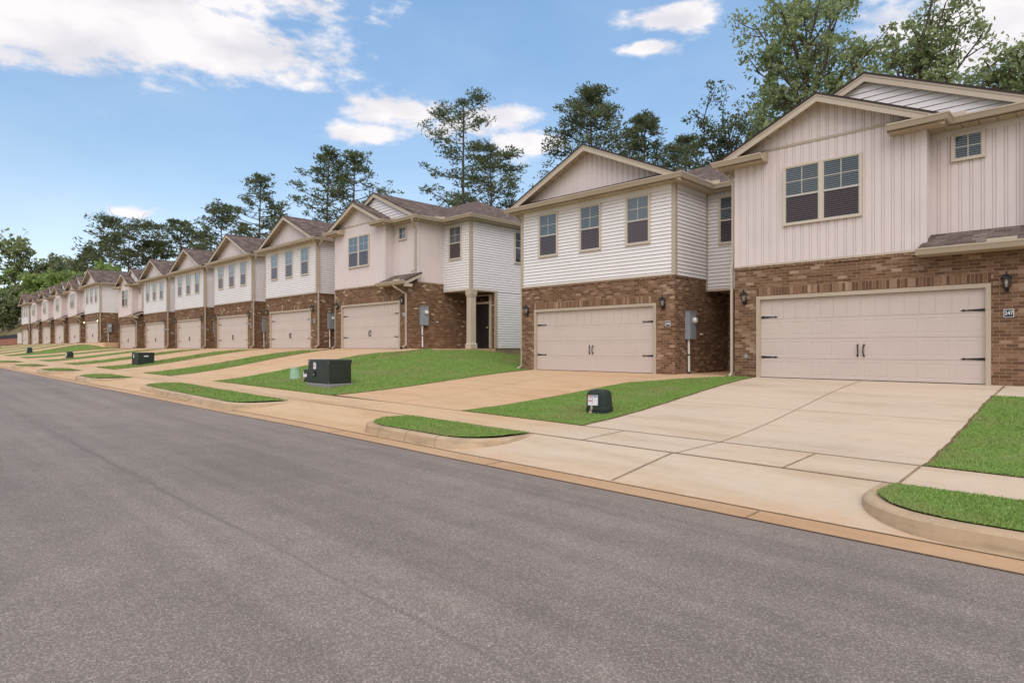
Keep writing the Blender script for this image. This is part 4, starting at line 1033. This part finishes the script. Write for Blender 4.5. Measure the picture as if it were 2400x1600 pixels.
for i in (10, 11, 12):
    houses[i] = copy_tree(houses[9]); houses[i].location = place(i)
houses[13] = make_house('white', True, False, True, None, place(13), meter_on=False, recess=False, mark=False)
for i, o in houses.items(): tag(o, HL[i], 'house', HG)

# ------------------------------------------------------------------ utility boxes on the lawns
def gz(x, y): return float(h(np.array([x]), np.array([y]))[0])
def bevbox(mb, x0, y0, z0, x1, y1, z1, b=.012):
    def rg(i, z): return [(x0 + i + b, y0 + i, z), (x1 - i - b, y0 + i, z), (x1 - i, y0 + i + b, z), (x1 - i, y1 - i - b, z), (x1 - i - b, y1 - i, z), (x0 + i + b, y1 - i, z), (x0 + i, y1 - i - b, z), (x0 + i, y0 + i + b, z)]
    mb.ring([rg(0, z0), rg(0, z1 - b), rg(b, z1)])
def panel(root, x0, z0, x1, z1, y, m_, name):
    mb = MB(); mb.box(x0, y - .003, z0, x1, y, z1); return mb.build(name, m_, root)
def transformer(loc, rz, label, pad=True, dark=True):
    r = empty('transformer_cabinet', loc, rz); w, d, z0, z1 = .63, .39, .10 if pad else -.02, .86 if pad else .68
    mc = 'utility' if dark else 'utilitylight'
    if pad:
        mb = MB(); bevbox(mb, -w - .05, -d - .06, -.15, w + .05, d + .05, .105, .015); mb.build('concrete_pad', 'pad', r)
    mb = MB(); bevbox(mb, -w, -d, z0, w, d, z1 - .06); mb.build('cabinet_body', mc, r)
    mb = MB(); mb.k = 0
    rg = lambda i, j, z: [(-w - i, -d - j, z), (w + i, -d - j, z), (w + i, d + i, z), (-w - i, d + i, z)]
    mb.ring([rg(.014, .014, z1 - .085), rg(.014, .014, z1 - .02), rg(-.01, -.01, z1)]); mb.build('cabinet_lid', mc, r)
    mb = MB(); mb.box(-w + .02, -d - .012, z0 + .10, w - .02, -d - .001, z1 - .10); mb.box(-w + .03, -d - .006, z0 + .015, w - .03, -d - .001, z0 + .085); fd = mb.build('door_panel', mc, r)
    lb = panel(fd, -.30, z1 - .30, -.14, z1 - .09, -d - .013, 'paper', 'warning_label')
    mb = MB(); mb.box(-.285, -d - .018, z1 - .125, -.155, -d - .0165, z1 - .105); mb.build('label_heading', 'bluegrey', lb)
    mb = MB(); mb.box(-.285, -d - .018, z1 - .215, -.21, -d - .0165, z1 - .185); mb.build('label_band', 'orange', lb)
    for k, (cc, nm) in enumerate((('red', 'red_stripe'), ('white', 'white_stripe'), ('blue', 'blue_stripe'))):
        panel(r, -w + .015 + k*.035, z1 - .078, -w + .048 + k*.035, z1 - .022 - (.0), -d - .016, cc, nm)
    mb = MB(); mb.box(-.24, -d - .045, z0 + .24, -.17, -d - .012, z0 + .39); mb.tube([(-.22, -d - .05, z0 + .25), (-.19, -d - .05, z0 + .22)], .02, 6); mb.build('latch', 'black', fd)
    mb = MB(); mb.box(-.235, -d - .052, z0 + .275, -.195, -d - .045, z0 + .30); mb.build('padlock', 'pvc', fd)
    for x, z in ((w - .04, z0 + .05), (w - .05, z1 - .11)):
        mb = MB(); mb.tube([(x, -d - .004, z), (x, -d - .02, z)], .014, 8); mb.build('bolt', 'metergrey', r)
    mb = MB(); mb.box(w - .001, -.12, z1 - .23, w + .006, .10, z1 - .17); mb.build('side_label', 'paper' if not dark else mc, r)
    return tag(r, label, 'transformer', 'utility boxes on the lawns')
t1 = transformer((-18.07, 10.13, gz(-18.0, 9.9) - .0), R(2), 'tall dark green transformer on a grey concrete pad on the broad lawn')
t2 = transformer((-38.35, 10.22, gz(-38.3, 10.2) - .03), R(-1), 'low wide dark green transformer standing without a pad between two driveways', pad=False, dark=False)
def superring(w, d, z, n=28, e=3.2, ox=0, oy=0):
    out = []
    for k in range(n):
        a = 2*math.pi*(k + .5)/n; c, s_ = math.cos(a), math.sin(a)
        out.append((ox + w*math.copysign(abs(c)**(2/e), c), oy + d*math.copysign(abs(s_)**(2/e), s_), z))
    return out
def pedestal(loc, rz, label, flat=False, tilt=0):
    r = empty('utility_pedestal', loc, rz); r.rotation_euler = (0, tilt, rz)
    mb = MB(); w, d = .25, .215
    mb.ring([superring(w + .015, d + .015, -.12), superring(w + .012, d + .012, .05), superring(w - .01, d - .01, .075)]); mb.build('base_skirt', 'utilitylight', r, True)
    mb = MB()
    if flat: P = [(w, .07), (w, .14), (w - .012, .15), (w - .015, .40), (w - .04, .445), (w - .09, .46)]
    else: P = [(w, .085), (w, .145), (w - .013, .155), (w - .018, .28), (w - .024, .40), (w - .036, .45), (w - .062, .488), (w - .10, .508), (w - .19, .516)]
    mb.ring([superring(x, x*d/w, z, e=4.2) for x, z in P]); body = mb.build('dome_cover', 'utility' if flat else 'utilitylight', r, True)
    y = -d - .0; s_ = .012
    mb = MB(); mb.quad((-.155, y + .004, .20), (.075, y + .004, .20), (.075, y + .021, .405), (-.155, y + .021, .405)); lb = mb.build('warning_label', 'paper', body)
    def onlab(x0, z0, x1, z1, c, nm):
        f = lambda z: y + .002 + (z - .20)*.083
        mb = MB(); mb.quad((x0, f(z0), z0), (x1, f(z0), z0), (x1, f(z1), z1), (x0, f(z1), z1)); mb.build(nm, c, lb)
    onlab(-.145, .372, -.04, .395, 'orange', 'label_band'); onlab(-.145, .285, -.04, .305, 'orange', 'label_band'); onlab(-.03, .365, .067, .395, 'bluegrey', 'label_heading')
    onlab(-.14, .345, -.07, .352, 'bluegrey', 'label_text'); onlab(-.06, .325, -.045, .350, 'black', 'label_symbol'); onlab(-.06, .245, -.045, .262, 'black', 'label_symbol'); onlab(.045, .208, .056, .216, 'black', 'label_symbol')
    mb = MB(); mb.box(-.075, -w - .0 + .005, .115, -.045, -w + .035, .195); mb.build('hasp', 'brass', body)
    mb = MB(); mb.box(-.10, -w - .025, .045, -.045, -w + .01, .085); mb.tube([(-.09, -w - .01, .08), (-.085, -w - .01, .115), (-.06, -w - .01, .115), (-.055, -w - .01, .08)], .006, 6); mb.build('padlock', 'brass', body)
    return tag(r, label, 'utility box', 'utility boxes on the lawns')
pedestal((-7.66, 10.42, gz(-7.6, 10.35) - .02), R(8), 'round-topped green utility pedestal with a white and orange label, on the tapering lawn', tilt=R(-2))
pedestal((-19.52, 10.25, gz(-19.6, 10.1) - .02), R(4), 'small dark green box with a white label just left of the tall transformer', flat=True)
pedestal((-55.45, 9.95, gz(-55.4, 9.95)), R(3), 'dark green pedestal standing alone left of the low wide transformer')
pedestal((-71.3, 9.75, gz(-71.3, 9.7)), R(0), 'farther dark green pedestal on the far lawn left of the white end house')
pedestal((-100.5, 10.6, gz(-100.5, 10.6) - .05), R(0), 'farthest dark pedestal, cut by the left edge of the photo')
r = empty('meter_pit_cover', (-20.65, 10.25, gz(-20.6, 10.15) - .02)); r.rotation_euler = (R(2), R(-3), 0)
mb = MB(); mb.ring([superring(.205, .205, -.08, e=2.4), superring(.205, .205, .012, e=2.4), superring(.185, .185, .03, e=2.4), superring(.18, .18, .09, e=2.4), superring(.168, .168, .11, e=2.4), superring(.135, .135, .40, e=2.4)]); mb.build('cover_body', 'palegreen', r, True)
mb = MB(); mb.ring([superring(.142, .142, .395, e=2.4), superring(.142, .142, .42, e=2.4), superring(.125, .125, .432, e=2.4)]); mb.build('cover_rim', 'palegreen', r, True)
tag(r, 'pale green tapered plastic cover beside the small dark green box', 'pit cover')

# ------------------------------------------------------------------ beyond the last house
mb = MB(); xw = LOTS[13][0]
r = empty('fence_panel', (xw - 4.05, 15.35, .60))
mb = MB()
for k in range(22): mb.box(k*.18, 0, 0, k*.18 + .174, .02, 1.62)
mb.build('boards', 'fence', r)
for z in (.06, 1.54): mb = MB(); mb.box(0, -.02, z, 3.96, .04, z + .12); mb.build('rail', 'fence', r)
for x in (-.1, 1.9, 3.92):
    mb = MB(); mb.box(x, -.05, -.5, x + .11, .07, 1.72); mb.build('post', 'fence', r)
tag(r, 'pale vinyl fence panel beside the last white house at the far left', 'fence')
r = empty('silt_fence', (xw - 8, 16.75, 1.75))
mb = MB(); n = 110
def wav(x): return .06*math.sin(x*1.7) + .04*math.sin(x*4.1)
pt = [(-x*.5, wav(x*.5), gz(xw - 8 - x*.5, 16.75) - 1.75, .75 - .07*math.sin(x*.9)) for x in range(n)]
for a, b in zip(pt, pt[1:]): mb.quad((a[0], a[1], a[2] - .3), (b[0], b[1], b[2] - .3), (b[0], b[1], b[2] + b[3]), (a[0], a[1], a[2] + a[3])); mb.quad((b[0], b[1] + .01, b[2] - .3), (a[0], a[1] + .01, a[2] - .3), (a[0], a[1] + .01, a[2] + a[3]), (b[0], b[1] + .01, b[2] + b[3]))
mb.build('fabric', 'silt', r)
for k in range(0, n, 6):
    mb = MB(); mb.box(pt[k][0] - .03, pt[k][1] - .05, pt[k][2] - .3, pt[k][0] + .03, pt[k][1] - .005, pt[k][2] + .9); mb.build('stake', 'bark', r)
tag(r, 'long black silt fence at the foot of the dry bank, far left', 'fence')
mb = MB(); nx = 60; P = []
for j in range(7):
    row = []
    for k in range(nx + 1):
        x = xw - 4.0 - k*1.1; y = 13.9 + j*.46 + (.12*math.sin(k*.7) if j in (0, 6) else 0); row.append((x, y, gz(x, y) + .03 + .05*math.sin(k*1.9 + j*2)))
    P.append(row)
for a, b in zip(P, P[1:]):
    for k in range(nx): mb.quad(a[k + 1], a[k], b[k], b[k + 1])
o = mb.build('red_earth_bank', 'redclay', None, True); o['kind'] = 'structure'

# ------------------------------------------------------------------ trees
def px_at(px, Y):
    t = (px - 1200)/1455.15; s_, c_ = math.sin(YAW), math.cos(YAW); ry = c_ + t*s_; dep = Y/ry
    return (-s_ + t*c_)*dep, dep
def limb(tb, a, b, r0, r1, rs, sag=.0, n=4):
    a, b = Vector(a), Vector(b); L_ = (b - a).length; pts = []
    k0 = Vector(rs.normal(0, .05*L_, 3)); 
    for i in range(n + 1):
        f = i/n; p = a.lerp(b, f) + k0*math.sin(math.pi*f) + Vector((0, 0, sag*L_*math.sin(math.pi*f)))
        pts.append(p)
    tb.tube(pts, [r0 + (r1 - r0)*i/n for i in range(n + 1)], 5, cap=False); return pts
def leaf_faces(C, rad, flat, n, size, rs, kind):
    """C: clump centres (N,3); rad: (N,) radii"""
    N = len(C); c = np.repeat(C, n, 0); rr = np.repeat(rad, n)
    d = rs.normal(0, 1, (N*n, 3)); d /= np.linalg.norm(d, axis=1)[:, None]
    d *= (rs.rand(N*n)**.45)[:, None]*rr[:, None]; d[:, 2] *= flat
    p = c + d
    a = rs.normal(0, 1, (N*n, 3)); 
    if kind == 'pine': a[:, 2] = np.abs(a[:, 2])*.6 + .1; a += d/(rr[:, None] + 1e-6)*1.2
    a /= np.linalg.norm(a, axis=1)[:, None]
    b = np.cross(a, rs.normal(0, 1, (N*n, 3))); b /= np.linalg.norm(b, axis=1)[:, None]
    s1 = size*(.6 + .8*rs.rand(N*n)); asp = .34 if kind == 'pine' else .62
    A = a*s1[:, None]; B = b*(s1*asp)[:, None]
    return np.stack([p - A, p + B*.9 - A*.1, p + A, p - B*.9 + A*.1], 1).reshape(-1, 3)
def tree(kind, px, top, Y, wpx, label, seed, cb=.45, sparse=1.0, leafmat=None, lean=0.0, lsize=1.0, base_dz=0, shape=None, bark='bark', name=None):
    rs = np.random.RandomState(seed); X, dep = px_at(px, Y); zb = gz(X, Y) - .2
    H = (815 - top)/1455.15*dep - zb; cr = wpx/1455.15*dep/2; pxm = dep/620.
    root = empty(name or ('pine_tree' if kind == 'pine' else 'broadleaf_tree'), (X, Y, zb)); tb = MB(); C = []; Rr = []
    r0 = .0135*H if kind == 'pine' else .016*H
    nseg = 10; ph = rs.rand()*6; ax = lambda f: Vector((lean*H*f + .010*H*math.sin(f*4 + ph), .012*H*math.sin(f*3.3 + ph*2), H*f))
    th = .97 if kind == 'pine' else .74
    tb.tube([ax(th*i/nseg) for i in range(nseg + 1)], [max(.04, r0*(1 - .86*(i/nseg)**.9)) for i in range(nseg + 1)], 7)
    if kind == 'pine':
        nl = int(26*sparse + 6); ga = rs.rand()*6
        for k in range(nl):
            f = cb + (.985 - cb)*((k + rs.rand()*.6)/nl); u = (f - cb)/(1 - cb)
            prof = (shape or (lambda u: (.55 + .45*math.sin(math.pi*min(1, u*1.25 + .12)))*(1 - u**3*.75)))(u)
            L_ = cr*prof*(.86 + .5*rs.rand()); ga += 2.4 + rs.normal(0, .35)
            a = ax(f); up = .10 + .55*u + rs.normal(0, .08)
            e = a + Vector((math.cos(ga)*L_, math.sin(ga)*L_, up*L_)); rr = max(.03, r0*.30*(1 - u*.6))
            pts = limb(tb, a, e, rr, .02, rs, -.06)
            C.append(e); Rr.append(.17*cr + .30)
            ns = 3 + int(rs.rand()*3)
            for q in range(ns):
                g = .35 + .62*(q + rs.rand()*.6)/ns; i = min(3, int(g*4)); s0 = pts[i].lerp(pts[i + 1], g*4 - i)
                a2 = ga + (1 if q % 2 else -1)*(.5 + .6*rs.rand()); l2 = L_*(.26 + .22*rs.rand())
                e2 = s0 + Vector((math.cos(a2)*l2, math.sin(a2)*l2, l2*(.25 + .35*rs.rand())))
                limb(tb, s0, e2, rr*.45, .015, rs, 0, 3); C.append(e2); Rr.append((.14*cr + .24)*(.7 + .6*rs.rand()))
                if rs.rand() < .6:
                    e3 = s0.lerp(e2, .6) + Vector(rs.normal(0, .12*cr, 3)); C.append(e3); Rr.append((.12*cr + .28)*(.7 + .5*rs.rand()))
        t_ = ax(.97)
        for q in range(4): C.append(t_ + Vector(rs.normal(0, .08*cr, 3))); Rr.append(.14*cr + .25)
        flat = .48; lm = leafmat or 'pine'; size = max(.17, 1.75*pxm)*lsize
    else:
        nl = int(13*sparse + 3); ga = rs.rand()*6
        for k in range(nl):
            f = cb*.8 + (.74 - cb*.8)*((k + rs.rand()*.5)/nl); u = (f - cb*.8)/(.74 - cb*.8)
            ga += 2.4 + rs.normal(0, .4); a = ax(f)
            zt = H*(f + (1.0 - f)*(.25 + .55*rs.rand())); L_ = cr*(.62 + .38*math.sin(math.pi*min(1, u*.9 + .12)))*(.52 + .42*rs.rand())
            e = Vector((a.x + math.cos(ga)*L_, a.y + math.sin(ga)*L_, max(a.z + .45*L_, min(zt, a.z + 1.7*L_)))); e.z = min(e.z, H*.94); rr = max(.04, r0*.42*(1 - u*.55))
            pts = limb(tb, a, e, rr, .03, rs, .04)
            C.append(e); Rr.append(.14*cr + .20)
            ns = 5 + int(rs.rand()*3)
            for q in range(ns):
                g = .25 + .72*(q + rs.rand()*.5)/ns; i = min(3, int(g*4)); s0 = pts[i].lerp(pts[i + 1], g*4 - i)
                dv = Vector(rs.normal(0, 1, 3)); dv.z = abs(dv.z)*.8 + .1; dv.normalize(); l2 = cr*(.26 + .26*rs.rand())
                e2 = s0 + dv*l2; e2.z = min(e2.z, H*.96); p2 = limb(tb, s0, e2, rr*.4, .018, rs, 0, 3); C.append(e2); Rr.append((.115*cr + .18)*(.7 + .6*rs.rand()))
                for w_ in range(2):
                    dv = Vector(rs.normal(0, 1, 3)).normalized(); e3 = p2[2] + dv*cr*(.12 + .14*rs.rand()); e3.z = min(e3.z, H*.97); limb(tb, p2[2], e3, .02, .012, rs, 0, 2); C.append(e3); Rr.append((.085*cr + .15)*(.7 + .6*rs.rand()))
        t_ = ax(.74)
        for q in range(9):
            e = t_ + Vector((rs.normal(0, .30*cr), rs.normal(0, .30*cr), H*.24*(q + 1)/9)); C.append(e); Rr.append(.13*cr + .2)
            if q % 2 == 0: limb(tb, t_, e, .05, .02, rs)
        flat = .85; lm = leafmat or 'broad'; size = max(.13, 1.75*pxm)*lsize
    C = np.array([tuple(c) for c in C]); Rr = np.array(Rr)
    C[:, 2] = np.minimum(C[:, 2], H - Rr*flat*.5)
    # enough leaf faces to cover each clump in part
    npc = int(np.clip(np.mean(Rr)**2*(1.0 if kind == 'pine' else .95)/(size**2*.55), 8, 70))
    V = leaf_faces(C, Rr, flat, npc, size, rs, kind)
    tr = tb.build('trunk', bark, root, True)
    arrays_mesh('crown', V, 4, [lm], root)
    cat = 'tree'
    tag(root, label, cat, 'trees behind the houses'); return root
T = tree
T('broad', 1895, -150, 38, 320, 'big leafy broadleaf tree directly behind the front gable of house 247', 117, cb=.33, sparse=1.9, lsize=.95)
T('broad', 2165, -130, 41, 255, 'tall leafy broadleaf tree right of the biggest one, above the rear gable of house 247', 12, cb=.35, sparse=1.6, lsize=.95)
T('broad', 2395, 10, 37, 330, 'leafy tree cut by the right edge of the photo', 13, cb=.4, sparse=1.6)
T('broad', 1705, 186, 44, 235, 'open branchy tree between houses 249 and 247, left of the biggest tree', 14, cb=.42, sparse=1.0, leafmat='pine', lsize=.85, bark='barkgrey')
T('pine', 1388, 205, 45, 205, 'broad full pine rising just left of the gable peak of house 249', 21, cb=.50, sparse=1.5)
T('pine', 1518, 268, 48, 170, 'pine right behind the gable of house 249, right of the broad full pine', 22, cb=.5, sparse=1.3)
T('pine', 1610, 320, 50, 150, 'lower pine behind the roof between houses 249 and 247', 26, cb=.5, sparse=1.1)
T('pine', 1083, 232, 47, 215, 'tall sparse pine with bare drooping limbs above the beige column house', 23, cb=.42, sparse=.72, shape=lambda u: 1.0 - .62*u, bark='barkgrey')
T('pine', 1146, 350, 41, 150, 'shorter bushy dark pine right of the tall sparse pine', 24, cb=.45, sparse=1.35, shape=lambda u: .95 - .55*u*u)
T('pine', 772, 348, 46, 150, 'left one of two close pines behind the beige column house', 31, cb=.48, sparse=1.1)
T('pine', 826, 352, 48, 140, 'right one of two close pines behind the beige column house', 32, cb=.46, sparse=1.0)
T('pine', 614, 410, 46, 125, 'slim tall pine with a long bare trunk behind the first white house', 33, cb=.55, sparse=.85)
T('pine', 646, 470, 50, 90, 'thin spindly pine just right of the slim tall pine', 34, cb=.5, sparse=.6)
T('pine', 515, 480, 45, 130, 'flat-topped pine behind the second white house of the middle row', 35, cb=.5, sparse=1.2)
T('pine', 570, 520, 47, 70, 'small pine between the flat-topped pine and the slim tall pine', 38, cb=.45, sparse=.8)
T('pine', 425, 518, 44, 100, 'small open pine left of the flat-topped pine', 36, cb=.5, sparse=.9)
T('pine', 470, 545, 48, 80, 'low pine between the small open pine and the flat-topped pine', 39, cb=.45, sparse=.9)
T('pine', 300, 520, 36, 135, 'wide dense domed pine crown, largest at the left of the row', 37, cb=.45, sparse=1.6, shape=lambda u: 1.0 - .5*u**3)
T('pine', 258, 555, 38, 80, 'pine joined to the left side of the wide domed pine', 40, cb=.45, sparse=1.1)
T('pine', 352, 565, 40, 90, 'pine joined to the right side of the wide domed pine', 41, cb=.45, sparse=1.1)
T('pine', 205, 580, 34, 62, 'small flat pine left of the wide domed pine', 42, cb=.45, sparse=.9)
T('broad', 36, 535, 23, 100, 'tall leafy tree with a long thin trunk at the far left', 51, cb=.5, sparse=.7)
T('broad', 122, 598, 30, 105, 'dull green rounded tree on the far hill left of the small flat pine', 52, cb=.25, sparse=.85, leafmat='olive')
T('broad', 150, 636, 26, 85, 'bright green low tree behind the far white houses', 53, cb=.12, sparse=.9, leafmat='wood')
T('broad', 250, 612, 30, 75, 'bright green low tree under the wide domed pine', 54, cb=.12, sparse=.9, leafmat='wood')
T('broad', 85, 640, 24, 90, 'green woodland tree at the foot of the far hill', 55, cb=.1, sparse=.9, leafmat='wood')
T('broad', 8, 628, 21, 80, 'tall green woodland tree at the left edge of the photo', 56, cb=.1, sparse=.7, leafmat='wood')
T('broad', 52, 668, 22, 75, 'small dull woodland tree left of the last white house', 57, cb=.08, sparse=.7, leafmat='olive')
T('broad', 195, 642, 28, 60, 'small leafy tree behind the far beige houses', 58, cb=.1, sparse=.85, leafmat='olive')
T('broad', 180, 600, 46, 90, 'hazy green tree deep behind the small flat pine', 59, cb=.2, sparse=.8, leafmat='olive')
T('broad', 22, 690, 20, 70, 'low dull tree at the foot of the hill, right of the left frame edge', 60, cb=.03, sparse=.9, leafmat='olive')
T('broad', 66, 700, 24, 60, 'low bright tree directly left of the last white house roof', 61, cb=.03, sparse=.9, leafmat='wood')
T('broad', 104, 668, 26, 60, 'low tree just above the far beige gables', 62, cb=.05, sparse=.9, leafmat='wood')
T('broad', -10, 700, 19, 70, 'low dark tree cut by the left frame edge', 63, cb=.03, sparse=.9, leafmat='olive')
